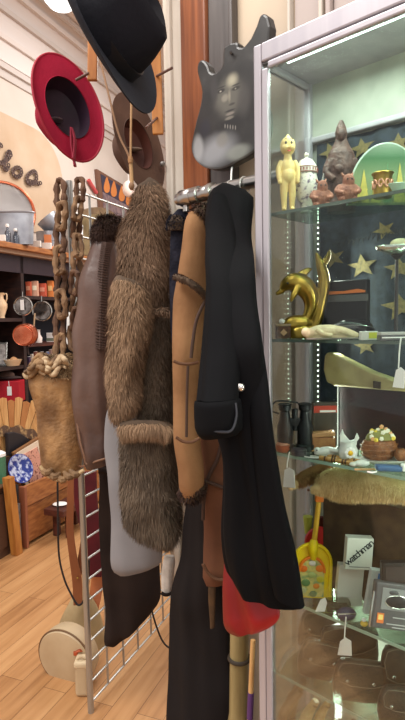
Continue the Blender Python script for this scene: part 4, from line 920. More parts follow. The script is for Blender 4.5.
for i in range(16):
    cx = 27 + (i * 37 % 16) * 1.6; cy = 373 - (i * 29 % 13) * 1.0; pts = []
    for j in range(7):
        pts.append(P(cx + j * 3.6 - 4, cy + 4.5 * math.sin(j * 1.3 + i * 1.9) - j * .5, 1.785 + random.uniform(-.012, .03)))
    mb = MB(); mb.tube(pts, [.004, .009, .007, .010, .008, .009, .004], 9, smooth=5); B('knotted_thong', mb, KN if i % 3 else PTH, hb)
mb = cloth([(354, 44, 64, 1.845, .02, 5), (362, 34, 74, 1.84, .035, 5), (376, 30, 78, 1.84, .042, 5)], nr=14, folds=((4, .15, 1), (7, .1, 2)), wob=.012); fur(mb, 3000, .022, .001, .3); B('hairy_rim', mb, mat('rim_fur', (104, 78, 54), .85, c2=(176, 146, 108), ns=16, island=True), hb)
for i, (x, y) in enumerate(((46, 470), (54, 474), (62, 477), (69, 474), (75, 472))):
    mb = MB(); mb.tube([P(x - 5, y - 2, 1.78), P(x, y + 3, 1.76), P(x + 6, y - 1, 1.78)], [.006, .013, .006], 8, smooth=4); B('bottom_knot', mb, KN, hb)
mb = MB(); mb.tube([P(x, y, 1.765) for x, y in ((40, 466), (47, 475), (58, 480), (70, 478), (84, 470))], .006, 8, smooth=5); B('bottom_thong', mb, mat('pale_thong', (190, 164, 124), .8), hb)

# straps, belt, cord behind the grid
sb = T('shoulder_strap', 'forked chestnut leather strap hanging beside the chrome grid upright', 'strap', P(75, 605, 2.2))
CHEST = mat('chestnut_leather', (142, 84, 50), .42, c2=(112, 62, 36), ns=7, stretch=(1, 1, .4))
def ribbon(pts, wd, th, name, m, par, d=None, up=(0, 1, 0), **kw):
    """flat strap: list of (px,py,depth)"""
    mb = MB(); pp = [P(*p) for p in pts]; keys = [(i,) + tuple(p) + (wd[i],) for i, p in enumerate(pp)]; rings = []
    for k in range((len(pp) - 1) * 6 + 1):
        q = catmull(keys, k / 6, False); c = V(q[:3]); q2 = catmull(keys, min(k / 6 + .05, len(pp) - 1), False); q1 = catmull(keys, max(k / 6 - .05, 0), False)
        t = (V(q2[:3]) - V(q1[:3])).normalized(); s = t.cross(V(up)).normalized(); n_ = s.cross(t).normalized(); w2 = q[3] / 2
        rings.append([c - s*w2 - n_*th/2, c + s*w2 - n_*th/2, c + s*w2 + n_*th/2, c - s*w2 + n_*th/2])
    mb.loft(rings); return B(name, mb, m, par, smooth=True, ang=50, **kw)
ribbon([(71, 470, 2.2), (70.5, 500, 2.2), (70, 530, 2.2), (73, 556, 2.2), (77, 580, 2.2), (78, 605, 2.2)], [.022, .028, .030, .032, .040, .036], .006, 'strap_band', CHEST, sb)
ribbon([(84, 535, 2.24), (81.5, 552, 2.235), (78.5, 575, 2.22)], [.018, .022, .026], .006, 'strap_fork', CHEST, sb)
mb = MB(); mb.ell(P(77.5, 578, 2.19), .004, 10); B('rivet', mb, BRASS, sb)
ribbon([(85, 472, 2.36), (86, 500, 2.36), (91, 530, 2.36), (95, 562, 2.36), (95, 576, 2.36)], [.10, .10, .085, .075, .06], .02, 'maroon_scarf', mat('maroon_cloth', (96, 22, 30), .85, c2=(70, 14, 22), ns=8), None, label='maroon cloth scarf hanging behind the wire grid panel', cat='scarf')
ribbon([(98, 560, 2.41), (97, 585, 2.40), (92, 612, 2.35), (88, 628, 2.34)], [.05, .056, .05, .03], .008, 'leather_tongue', mat('orange_leather', (190, 112, 66), .45, c2=(158, 88, 52), ns=8), None, label='orange tan leather flap hanging behind the grid above the cream case', cat='leather flap')
mb = MB(); mb.tube([P(x, y, 2.12) for x, y in ((57.5, 474), (58, 520), (59, 555), (64, 578), (71, 594), (78, 605), (84, 600), (88, 585), (89, 560))], .0042, 8, smooth=8); B('hanging_cable', mb, BLACKR, None, 'thin black cord loop hanging below the hide bag', 'cord')
mb = MB(); mb.tube([P(x, y, d) for x, y, d in ((151, 606, 2.2), (155, 622, 2.2), (162, 640, 2.2), (170, 648, 2.2), (182, 648, 2.2))], .004, 8, smooth=6); B('electric_cable', mb, BLACKR, None, 'black cable curving behind the grid under the dark skirt', 'cable')

# cream case on the floor
dcase = 2.55
g = FL(84, 705); CFm = g.y + .17
CRM = mat('cream_leather', (196, 174, 140), .5, c2=(178, 152, 118), ns=5)
cs = T('round_case', 'cream round leather hat case with dark rim lying behind the grid panel', 'case', P(68, 690, CFm))
c = P(68, 655, CFm); kk = CFm / FPX
ax = V((-.35, -.93, -.08)).normalized(); Qc = Matrix.Translation(c) @ ax.to_track_quat('Z', 'Y').to_matrix().to_4x4()
mb = MB(); mb.lathe([(.0001, -.05), (.085, -.05), (.118, -.045), (.124, -.02), (.124, .02), (.118, .03), (.06, .036), (.0001, .038)], 40, Qc); B('case_body', mb, CRM, cs)
mb = MB(); mb.tube([Qc @ V((.124*math.cos(a), .124*math.sin(a), .022)) for a in [2*PI*k/48 for k in range(48)]], .004, 8, closed=True); B('rim_piping', mb, mat('rim_brown', (112, 82, 54), .5), cs)
mb = MB(); mb.tube([P(75, 653, CFm - .06), P(80, 650.5, CFm - .065), P(87, 651, CFm - .05)], .006, 8, smooth=3); B('clasp', mb, COPPER, cs, label='copper clasp')
mb = MB(); mb.box(P(76, 653, CFm - .055), (.02, .012, .018)); B('clasp_plate', mb, COPPER, cs, smooth=False, bevel=.003)
bx = P(81.5, 698, g.y + .03)
cb = T('cream_box', 'small upright cream box bag on the floor below the round case', 'bag', V((bx.x, bx.y, 0)))
mb = MB(); mb.box(V((bx.x, bx.y + .04, .068)), (.055, .06, .135)); B('box_body', mb, CRM, cb, smooth=False, bevel=.012)
mb = MB(); mb.box(V((bx.x, bx.y + .04, .128)), (.059, .064, .026)); B('box_lid', mb, mat('cream_lid', (206, 186, 152), .5), cb, smooth=False, bevel=.008)
mb = MB(); mb.tube([V((bx.x - .02, bx.y + .03, .140)), V((bx.x - .005, bx.y + .03, .152)), V((bx.x + .02, bx.y + .03, .140))], .004, 8, smooth=4); B('handle', mb, CRM, cb)
kt = B('canvas_sack', cloth([(592, 76, 88, CFm + .20, .03, 0), (602, 70, 94, CFm + .20, .045, 0), (622, 60, 102, CFm + .20, .055, 0), (645, 58, 105, CFm + .20, .05, 0), (672, 60, 105, CFm + .20, .045, 0)], folds=((4, .12, 1), (7, .06, 2)), wob=.008), mat('khaki_canvas', (182, 160, 120), .85, c2=(160, 138, 100), ns=8), None, 'khaki canvas sack standing behind the cream round case', 'sack')
mb = cloth([(628, 92, 104, 2.50, .03, 0), (660, 96, 116, 2.55, .04, 0), (690, 100, 120, 2.58, .04, 0)], nr=12, folds=((3, .1, 1),), wob=.006); B('green_bag', mb, mat('moss_canvas', (92, 84, 58), .9), None, 'dim moss green canvas bag behind the grid beside the cream case', 'bag')

# ------------------------------------------------------------------ hats and peg rack
rk = T('peg_rack', 'wooden accordion peg rack holding the three hats', 'peg rack', P(140, -20, 1.55))
def slat(p0, p1, d0, d1, wd, name='slat'):
    a, b = P(p0[0], p0[1], d0), P(p1[0], p1[1], d1); t = (b - a).normalized(); s = t.cross(V((0, 1, 0))).normalized() * wd / 2; th = V((0, .012, 0))
    mb = MB(); mb.add([a - s, a + s, b + s, b - s, a - s + th, a + s + th, b + s + th, b - s + th], [(0,1,2,3),(7,6,5,4),(0,4,5,1),(1,5,6,2),(2,6,7,3),(3,7,4,0)]); return B(name, mb, OAKS, rk, smooth=False, bevel=.003)
OAKS = mat('rack_wood', (190, 128, 66), .45, c2=(162, 100, 48), ns=6, stretch=(6, 6, 1))
slat((92, 80), (93, -40), 1.37, 1.37, .024); slat((158, 134), (152, -40), 1.52, 1.52, .03)
slat((92, -10), (156, 40), 1.385, 1.505, .026); slat((156, -20), (96, 25), 1.505, 1.385, .026); slat((92, -38), (153, -38), 1.385, 1.505, .026)
def peg(p0, p1, m, rad=.0035):
    mb = MB(); mb.tube([P(*p0), P(*p1)], rad, 10); B('peg', mb, m, rk)
PEG = mat('peg_dark', (92, 62, 54), .4)
peg((89, 73, 1.37), (76, 80, 1.385), PEG); peg((157, 76, 1.52), (172, 68, 1.44), PEG); peg((150, 30, 1.5), (132, 30, 1.26), PEG); peg((157, 118, 1.52), (146, 128, 1.42), PEG)
a = P(150, -30, 1.52); u = (a - CF.pt(0, 0, 0)).dot(w_); mb = MB(); mb.tube([a, CF.pt(UE + .03, WO - .02, a.z)], .008, 10); B('wall_arm', mb, GREYP, rk)

def hatmat(n, c, c2): return mat(n, c, .85, c2=c2, ns=9, spec=.2, bump=.1, bs=120)
def basis(nrm, longd):
    z = V(nrm).normalized(); x = V(longd); x = (x - z * x.dot(z)).normalized(); y = z.cross(x)
    return Matrix((x, y, z)).transposed().to_4x4()
# black fedora: crown towards the viewer and right
bh = T('black_fedora', 'large black felt fedora tilted at the top of the rack', 'hat', P(120, 40, 1.1))
BRIM = hatmat('lit_black_felt', (44, 46, 54), (36, 38, 46)); BLK = hatmat('black_felt', (16, 17, 24), (22, 22, 30))  # brim is the same black felt, its lit grey put into the colour
dH = 1.12; kH = dH / FPX
c = P(105, 32, dH)
Lx = (P(153, 106, dH) - P(66, -28, dH)); 
# brim plane: long axis along Lx, normal towards right-up-viewer
nrm = V((.86, -.36, .38)); Qh = Matrix.Translation(c) @ basis(nrm, Lx)
def brim(Q, a, b, ia, ib, m, par, curl=.02, th=.003, name='brim', seg=48, dip=0.0):
    mb = MB(); rings = []
    prof = [(0, 0), (.35, .0), (.7, .15), (.9, .55), (1, 1.0)]
    top, bot = [], []
    for s, cz in prof:
        top.append([Q @ V(((ia + (a - ia) * s) * math.cos(t), (ib + (b - ib) * s) * math.sin(t), curl * cz * (abs(math.sin(t)) ** 2) - dip * cz * (abs(math.cos(t)) ** 2) + th / 2)) for t in [2*PI*j/seg for j in range(seg)]])
        bot.append([Q @ V(((ia + (a - ia) * s) * math.cos(t), (ib + (b - ib) * s) * math.sin(t), curl * cz * (abs(math.sin(t)) ** 2) - dip * cz * (abs(math.cos(t)) ** 2) - th / 2)) for t in [2*PI*j/seg for j in range(seg)]])
    mb.loft(top + bot[::-1] + [top[0]], False); return B(name, mb, m, par)
def crown(Q, ia, ib, h, m, par, name='crown', pinch=.35, th=.003, seg=48, open_=True):
    mb = MB(); out, inn = [], []
    for s in [i / 10 for i in range(11)]:
        z = h * s; f = 1 - .22 * s ** 2.2; r1, r2 = [], []
        for t in [2*PI*j/seg for j in range(seg)]:
            pz = 1 - pinch * (s ** 2) * max(0, math.cos(t)) ** 2 * .6
            x, y = ia * f * math.cos(t), ib * f * math.sin(t) * (1 - pinch * s ** 2 * max(0, math.cos(t)))
            r1.append(Q @ V((x, y, z))); r2.append(Q @ V((x * .965, y * .965, z - th)))
        out.append(r1); inn.append(r2)
    # crown top with a lengthwise dent
    for q in (.75, .5, .25, .02):
        r1 = []; 
        for t in [2*PI*j/seg for j in range(seg)]:
            x, y = ia * .78 * q * math.cos(t), ib * .78 * q * math.sin(t) * (1 - pinch * max(0, math.cos(t)))
            r1.append(Q @ V((x, y, h * (1.03 - .0 * q) - .03 * (1 - q) + .012 * (q > .3))))
        out.append(r1)
    top_i = []
    for q in (.02, .5, .9):
        top_i.append([Q @ V((ia * .75 * q * math.cos(t), ib * .75 * q * math.sin(t) * (1 - pinch * max(0, math.cos(t))), h * .97 - .032 * (1 - q) - th)) for t in [2*PI*j/seg for j in range(seg)]])
    mb.loft(out + top_i + inn[::-1] + [out[0]], False); return B(name, mb, m, par)
brim(Qh, .170, .150, .098, .078, BRIM, bh, curl=.02)
crown(Qh, .100, .088, .105, BLK, bh, pinch=.5)
mb = MB(); rings = []
for z, f in ((.001, 1.015), (.026, 1.0), (.026, 1.03), (.001, 1.04)): rings.append([Qh @ V((.100*f*math.cos(t), .082*f*math.sin(t), z)) for t in [2*PI*j/40 for j in range(40)]])
mb.loft(rings + [rings[0]], False); B('hat_band', mb, mat('black_band', (12, 12, 18), .5), bh)

# red wide brimmed hat seen from inside
rh = T('red_hat', 'red felt hat showing its dark purple inside, hung on the left peg', 'hat', P(68, 108, 1.5))
REDF = hatmat('red_felt', (158, 24, 54), (136, 18, 46)); PURP = mat('purple_lining', (52, 28, 48), .6, c2=(32, 18, 34), ns=16)
dR = 1.42; c = P(68, 108, dR); kR = dR / FPX
Lx = P(83, 161, dR) - P(53, 53, dR)
nrm = V((-.64, .75, -.16))      # crown points away, left
Qr = Matrix.Translation(c) @ basis(nrm, Lx)
brim(Qr, .138, .093, .080, .060, REDF, rh, curl=-.008)
crown(Qr, .083, .063, .088, [REDF, PURP], rh, pinch=.3)
mb = MB(); rings = []
for s, f in ((.0, .955), (.02, .93), (.042, .83), (.05, .56), (.052, .02)): rings.append([Qr @ V((.082*f*math.cos(t), .062*f*math.sin(t), s - .001)) for t in [2*PI*j/40 for j in range(40)]])
mb.loft(rings, False); B('lining', mb, PURP, rh, label='dark purple lining')
mb = MB(); mb.tube([Qr @ V((.138*1.0*math.cos(t), .093*1.0*math.sin(t), -.008*abs(math.sin(t))**2)) for t in [2*PI*j/56 for j in range(56)]], .003, 8, closed=True); B('brim_edge', mb, mat('red_binding', (150, 16, 44), .6), rh)
e = P(74, 141, dR + .03)
def dpl(x, y, dz=0.0): # point on the hat's opening plane pushed toward the viewer
    r = ray(x, y); n3 = (Qr.to_3x3() @ V((0, 0, 1))); o3 = c - n3 * (.012 + dz)
    return CAM + r * ((o3 - CAM).dot(n3) / r.dot(n3))
for i, pts in enumerate((((71, 128), (71.5, 142), (73, 155), (75, 166)), ((72, 128), (75, 140), (74.5, 152), (73.5, 160)))):
    pp = [dpl(x, y, .004 * i) for x, y in pts]; mb = MB(); mb.tube(pp, [.006, .009, .008, .010], 8, smooth=5, flat=.4); B('ribbon_tie', mb, mat('dusty_ribbon', (150, 44, 66), .7), rh)
mb = MB(); mb.ell(Qr @ V((.01, .018, .047)), (.022, .018, .006), 14); B('maker_patch', mb, mat('grey_patch', (120, 104, 108), .5, c2=(70, 54, 62), ns=40), rh)

# brown felt hat, edge-on
nh = T('brown_hat', 'brown felt hat seen nearly edge-on above the fur coat', 'hat', P(140, 140, 1.62))
BRF = hatmat('brown_felt', (96, 72, 60), (78, 58, 50)); dN = 1.60; c = P(138.5, 144, dN)
Lx = P(153, 186, dN) - P(127, 96, dN); nrm = V((-.66, .72, -.18))
Qn = Matrix.Translation(c) @ basis(nrm, Lx)
brim(Qn @ Matrix.Translation((0, 0, 0)), .150, .080, .076, .048, BRF, nh, curl=-.004)
crown(Qn, .077, .049, .075, BRF, nh, pinch=.3)
mb = MB(); rings = []
for s, f in ((.0, .955), (.015, .925), (.032, .82), (.038, .56), (.04, .02)): rings.append([Qn @ V((.076*f*math.cos(t), .047*f*math.sin(t), s - .001)) for t in [2*PI*j/40 for j in range(40)]])
mb.loft(rings, False); B('lining', mb, mat('chestnut_lining', (92, 50, 38), .6, c2=(70, 36, 28), ns=8), nh)
mb = MB(); mb.ell(Qn @ V((.0, .004, .036)), (.036, .014, .006), 16); B('lining_patch', mb, mat('taupe_patch', (128, 108, 94), .6), nh, label='pale maker patch inside the crown')
ch = T('chin_cord', 'tan chin cord with slide bead hanging before the brown hat', 'cord', P(131, 190, 1.46))
mb = MB(); mb.tube([P(*p) for p in ((98, 52, 1.50), (108, 92, 1.48), (118, 132, 1.46), (127, 152, 1.45), (130.5, 161, 1.45))], .0028, 8, smooth=6); B('cord_strand', mb, CORDM, ch)
mb = MB(); mb.tube([P(*p) for p in ((131.5, 92, 1.47), (131, 125, 1.455), (130.5, 161, 1.45))], .003, 8, smooth=6); B('cord_strand', mb, mat('pale_cord', (170, 134, 96), .8), ch)
mb = MB(); mb.lathe([(.0001, 0), (.006, 0), (.007, .008), (.006, .016), (.0001, .016)], 14, Matrix.Translation(P(130.5, 163, 1.448))); B('slide_bead', mb, mat('bead_tan', (160, 118, 78), .4), ch)
mb = MB(); mb.tube([P(*p) for p in ((130.7, 163, 1.45), (131.5, 175, 1.45), (132, 190, 1.45))], .005, 8, smooth=4); B('cord_tail', mb, mat('pale_cord2', (186, 150, 108), .8), ch)
mb = MB(); mb.ell(P(131.5, 186, 1.446), (.008, .008, .010), 12); B('end_knot', mb, CORDM, ch)
# bright lamp glimpsed at the very top
p = BF.pt(1.0, -.9, CEIL - .75); p = P(61, -3, 3.4)
cl = T('pendant_lamp', 'bright white pendant lamp cut by the top edge left of the black fedora', 'lamp', p)
mb = MB(); mb.lathe([(.0001, -.06), (.07, -.055), (.10, -.02), (.10, .02), (.06, .06), (.0001, .065)], 24, Matrix.Translation(p)); B('lamp_shade', mb, emit('lamp_glow', (255, 246, 238), 2.2), cl)
mb = MB(); mb.tube([p + V((0, 0, .06)), V((p.x, p.y, CEIL))], .006, 8); B('cord', mb, PAPER, cl)

# ================================================================== glass display cabinet
WC, DC = .82, .185
SH = [CF.solve(x, y, .0175)[1] for x, y in ((277, 212), (330, 340), (320, 461), (340, 621), (310, 690))]; SH.append(SH[4] - .15)
GL = glass('cabinet_glass', (247, 251, 249), .5, .01)
GLS = glass('shelf_glass', (226, 240, 232), .5, .02)
GEDGE = mat('glass_edge', (84, 96, 88), .25, spec=.6)
GEDGE2 = mat('glass_edge_pale', (150, 176, 160), .2, spec=.6)
_mat = mat
def mat(*a, **k):
    k['ns'] = k.get('ns', 8.0) * 6; k['bs'] = k.get('bs', 60.0) * 4; return _mat(*a, **k)
cab = T('display_cabinet', 'tall aluminium framed glass display cabinet full of curios', 'cabinet', CF.pt(WC/2, DC/2, 0))
def cb_(name, u0, u1, o0, o1, z0, z1, m, par=None, bev=.003, **kw):
    mb = MB(); mb.fbox(CF, u0, u1, o0, o1, z0, z1); return B(name, mb, m, par or cab, smooth=False, bevel=bev, **kw)
cb_('corner_post', 0, .018, 0, .012, 0, ZTOP, ALU); cb_('corner_post', WC - .018, WC, 0, .012, 0, ZTOP, ALU)
cb_('corner_post', 0, .016, DC - .016, DC, 0, ZTOP, ALU); cb_('corner_post', WC - .016, WC, DC - .016, DC, 0, ZTOP, ALU)
door = cb_('door_stile', .0198, .034, -.002, .009, .57, ZTOP - .048, ALU)
cb_('door_stile', WC - .034, WC - .0198, -.002, .009, .57, ZTOP - .048, ALU)
cb_('door_seal', .0182, .0196, .002, .009, .57, ZTOP - .046, ALU_D, bev=0)
cb_('top_rail', .0182, WC - .0182, 0, .016, ZTOP - .034, ZTOP, ALU)
cb_('top_seal', .0182, WC - .0182, .004, .012, ZTOP - .0375, ZTOP - .034, ALU_D, bev=0)
cb_('door_rail', .034, WC - .034, -.002, .009, ZTOP - .050, ZTOP - .0375, ALU)
cb_('door_rail', .034, WC - .034, -.002, .009, .545, .57, ALU)
cb_('top_panel', .0, WC, .0165, DC, ZTOP - .022, ZTOP - .002, ALU)
cb_('side_rail', 0, .016, .024, DC - .016, ZTOP - .034, ZTOP - .022, ALU)
cb_('base_panel', 0.002, WC - .002, .002, DC - .002, .06, .545, ALU)
PLATE = mat('cabinet_back', (176, 178, 166), .6, c2=(160, 164, 152), ns=3)
cb_('back_panel', .016, WC - .016, DC - .006, DC - .001, .545, ZTOP - .022, PLATE, bev=0)
zb1 = CF.solve(301, 139, DC - .03)[1]
cb_('back_rail', .012, WC - .012, DC - .022, DC - .006, zb1 - .012, zb1, ALU)
cb_('back_stile', .012, .024, DC - .03, DC - .016, .56, zb1, ALU)
cb_('front_pane', .034, WC - .034, .002, .006, .57, ZTOP - .05, GL, bev=0)
cb_('side_pane', .005, .009, .0125, DC - .016, .545, ZTOP - .034, GL, bev=0)
cb_('kick_panel', .03, WC - .03, .02, DC - .02, 0, .06, ALU_D)
for i, z in enumerate(SH[:5]):
    s = cb_('shelf', .0245, WC - .0245, .019, DC - .034, z - .0055, z, GLS, bev=0)
    cb_('shelf_edge', .0245, WC - .0245, .0175, .0190, z - .0055, z, GEDGE if i < 2 else GEDGE2, s, bev=0)
cb_('deck', .017, WC - .017, .017, DC - .034, SH[5] - .02, SH[5], mat('deck_pale', (150, 146, 128), .6), bev=0)
LED = emit('led_dots', (236, 255, 232), 5.0)
mb = MB()
for z in [SH[2] + .04 + i * .011 for i in range(42)]:
    p = CF.atz(318, z, DC - .028); mb.ell(p, .0016, 8)
B('led_strip', mb, LED, cab)
p0 = CF.atz(318, SH[2], DC - .026); p1 = V((p0.x, p0.y, SH[0])); mb = MB(); mb.tube([p0 + m_ * .003, p1 + m_ * .003], .003, 8); B('led_channel', mb, ALU_D, cab)
mb = MB(); mb.fbox(CF, .05, WC - .05, .030, .042, ZTOP - .034, ZTOP - .024); B('led_tube', mb, emit('led_tube', (226, 255, 236), 4.0), cab, smooth=False)

# starred cloth behind the shelves
STARB = mat('star_cloth_blue', (46, 54, 66), .8, c2=(32, 40, 46), ns=12)
GOLD = mat('gold_star_print', (124, 108, 64), .6, c2=(96, 84, 50), ns=30)
sb_ = T('star_backcloth', 'dark blue cloth with gold stars hung at the back of the cabinet', 'cloth', CF.pt(.4, DC - .01, SH[2]))
mb = MB(); rings = []
for i in range(81):
    u = .03 + (WC - .08) * i / 80; o = DC - .0118 - .002 * math.sin(i * .9) - .0012 * math.sin(i * 2.3)
    rings.append([CF.pt(u, o, SH[2] + .01), CF.pt(u, o, zb1 - .015), CF.pt(u, o + .0012, zb1 - .015), CF.pt(u, o + .0012, SH[2] + .01)])
mb.loft(rings); B('cloth_sheet', mb, STARB, sb_)
def star(px, py, r, rot=0.0, o=DC - .0175):
    u, z = CF.solve(px, py, o); k = CF.on(px, py, o).y / FPX; pts = []
    for i in range(10):
        a = PI/2 + rot + PI * i / 5; q = r * (1 if i % 2 == 0 else .42) * k; pts.append(CF.pt(u + q * math.cos(a) / .72, o, z + q * math.sin(a)))
    mb = MB(); mb.prism3(pts, m_ * .0012); B('star', mb, GOLD, sb_, smooth=False)
for x, y, r, ro in ((331, 152, 10, .3), (362, 148, 10, .1), (398, 143, 10, 0), (362, 266, 12, .1), (333, 258, 10, .3), (400, 306, 15, .2), (399, 268, 12, .1), (365, 346, 9, .2), (345, 300, 8, .1), (384, 230, 9, .4)): star(x, y, r, ro)

random.seed(21)
pts = []
for i in range(150):
    q = i / 149; x = 336 + 72 * q; y = 245 - 15 * q
    tall = 1.0 + 1.6 * (math.sin(i * .37) > .82)
    pts.append(CF.on(x + 1.1 * math.sin(i * .62), y - 2.0 * tall * math.sin(i * .62 + .9), DC - .026))
mb = MB(); mb.tube(pts, .0008, 5); B('script_reflection', mb, mat('script_black', (26, 26, 28), .5), cab, label='dark illegible script reflection below the top shelf')  # reflection of a sign, modelled as a solid dark line
def ci(px, z, off, lift=.0006):
    p = CF.atz(px, z + lift, off); return p, Matrix.Translation(p) @ Matrix.Scale(p.y / FPX, 4), p.y / FPX
def rim(M, r, z, rad, name, m, par, sx=1, sy=1, seg=28):
    mb = MB(); mb.tube([M @ V((r*sx*math.cos(a), r*sy*math.sin(a), z)) for a in [2*PI*k/seg for k in range(seg)]], rad, 6, closed=True); return B(name, mb, m, par)

# ---- top shelf
YEL = mat('aged_yellow_plastic', (232, 208, 138), .4, c2=(222, 190, 124), ns=8)
p, M, k = ci(288, SH[0], .035)
dl = T('baby_doll', 'pale yellow standing baby doll figure at the left end of the top glass shelf', 'doll', p)
mb = MB()
M0 = M; M = M @ Matrix.Diagonal((.86, .9, .95, 1))
mb.ell((0, 0, 66), (8.8, 8.4, 9.5), 20, M); mb.ell((3.4, -6, 63), (4, 3.4, 3.6), 14, M); mb.ell((-3.4, -6, 63), (4, 3.4, 3.6), 14, M); mb.ell((0, 0, 75), (2.4, 2.2, 3), 10, M)
mb.tube([(0, 0, 58), (0, 0, 52)], [4, 5], 12, M); mb.ell((0, 0, 44), (8, 6.4, 11), 18, M); mb.ell((0, -1.4, 36), (8.2, 7, 8.4), 18, M)
for s in (-1, 1):
    mb.tube([(s*7, 0, 51), (s*10.5, -1, 44), (s*11, -3, 36), (s*10.4, -4.5, 31)], [3, 3.1, 2.7, 2.1], 10, M, smooth=3); mb.ell((s*10.3, -4.8, 29.5), (2.2, 2, 2.4), 10, M)
    mb.tube([(s*4.2, -.6, 33), (s*4.8, -.8, 20), (s*4.5, 0, 9), (s*4.5, 0, 3)], [5.2, 4.4, 3.3, 2.7], 12, M, smooth=3); mb.ell((s*4.7, -2.2, 2.2), (2.8, 4.4, 2.2), 12, M)
B('doll_body', mb, YEL, dl, remesh=k * .6)
for s in (-1, 1):
    mb = MB(); mb.ell((s*3.2, -7.6, 67.5), (1.3, .9, 1.6), 12, M); B('eye', mb, mat('doll_eye', (66, 52, 44), .3), dl)
    mb = MB(); mb.tube([(s*4.9, -7.2, 71), (s*3.2, -8, 71.8), (s*1.7, -8.1, 71.2)], .35, 6, M); 
    B('eyebrow', mb, mat('doll_brow', (150, 110, 70), .6), dl)
mb = MB(); mb.tube([(-2, -8.9, 59.6), (0, -9.4, 58.9), (2, -8.9, 59.6)], [.4, .8, .4], 8, M, smooth=3); B('mouth', mb, mat('doll_lip', (206, 96, 76), .5), dl)
mb = MB(); mb.ell((0, -9.2, 63), (.9, 1, .9), 10, M); B('nose', mb, YEL, dl)

p, M, k = ci(306.5, SH[0], .07)
jr = T('apothecary_jar', 'white lidded apothecary jar with red and blue pattern beside the yellow doll', 'jar', p)
WG = mat('patterned_glaze', (226, 222, 210), .22, c2=(120, 106, 126), ns=26, lo=.52, hi=.66)
GLZ = mat('white_glaze2', (228, 224, 212), .25)
mb = MB(); mb.lathe([(.1, 0), (7, 0), (6, 3), (5, 6), (9.5, 15), (11.5, 26), (10.5, 34), (9.6, 37), (.1, 37)], 32, M); B('jar_body', mb, WG, jr)
mb = MB(); mb.lathe([(.1, 37.2), (10.6, 37.2), (10.6, 43), (10, 44), (9.4, 45), (6.5, 50), (2, 52), (1.4, 53), (2.6, 55.5), (1.2, 57.5), (.1, 57.8)], 32, M); B('lid', mb, GLZ, jr)
REDP = mat('rust_pattern', (142, 56, 44), .4)
for z in (37.8, 42.6): rim(M, 10.75, z, .35 * k, 'pattern_ring', REDP, jr)
mb = MB()
for i in range(22):
    a = 2*PI*i/22; mb.box((10.75*math.cos(a), 10.75*math.sin(a), 40.2), (.9, .9, 2.6), M)
B('pattern_band', mb, REDP, jr, smooth=False)

TERR = mat('terracotta_pink', (170, 112, 88), .65, c2=(130, 80, 66), ns=14, bump=.3, bs=60)
for px, off, h, wd, lab in ((321, .055, 27, 10.5, 'small terracotta crouching figure between jar and tall carved figure'), (347, .05, 28, 12, 'round terracotta hunched figure in front of the tall carved figure')):
    p, M, k = ci(px, SH[0], off); t = T('terracotta_figure', lab, 'figurine', p, 'terracotta figures on the top shelf')
    mb = MB(); mb.ell((0, 0, h*.36), (wd*.9, wd*.7, h*.36), 18, M); mb.ell((1, -2, h*.74), (wd*.5, wd*.48, h*.26), 16, M)
    for s in (-1, 1): 
        mb.tube([(s*wd*.55, 0, h*.6), (s*wd*.95, -3, h*.4), (s*wd*.5, -wd*.7, h*.3)], [2.6, 2.4, 1.8], 9, M, smooth=3); mb.ell((s*wd*.55, -wd*.4, h*.1), (3.2, 5, 2.6), 12, M)
        mb.tube([(s*wd*.3, -1, h*.92), (s*wd*.5, 0, h*1.06)], [1.6, .6], 8, M)
    B('figure_body', mb, TERR, t, remesh=k * .6)
    mb = MB(); mb.ell((-1.4, -wd*.62, h*.78), (.9, .7, .9), 8, M); B('eye', mb, BLACKR, t); mb = MB(); mb.ell((3, -wd*.6, h*.78), (.9, .7, .9), 8, M); B('eye', mb, BLACKR, t)
p, M, k = ci(341, SH[0], .12)
t = T('carved_figure', 'tall dark brown carved figure with pointed top, the tallest on the top shelf', 'figurine', p)
CARV = mat('carved_brown', (104, 76, 68), .5, c2=(70, 48, 44), ns=12, bump=.3, bs=40)
mb = MB(); mb.lathe([(.1, 0), (15, 0), (15, 8), (13, 20), (14, 34), (16, 44), (14, 56), (9, 64), (6, 70), (6.5, 76), (5, 82), (2, 88), (.1, 89)], 20, M, sx=.92, sy=.6)
mb.tube([(-11, -3, 50), (-16, -5, 38), (-9, -9, 30)], [4, 3.6, 3], 10, M, smooth=3); mb.tube([(11, -3, 50), (16, -4, 36), (10, -8, 24)], [4, 3.6, 3], 10, M, smooth=3)
mb.ell((-1, -5, 74), (4.6, 4, 6), 14, M); mb.tube([(-11, -2, 30), (-14, -3, 18), (-10, -5, 8)], [3.4, 3, 3], 9, M, smooth=3); mb.ell((-4, -9, 40), (4, 3, 4), 10, M); mb.ell((-3, -8, 20), (5, 3, 5), 10, M)
B('figure_body', mb, CARV, t, remesh=k * .6)
mb = MB(); mb.tube([(-17, -6, 42), (-19, -6, 30), (-18, -7, 22)], [.6, 1.4, .8], 8, M, smooth=3); B('silver_blade', mb, SILVER, t)
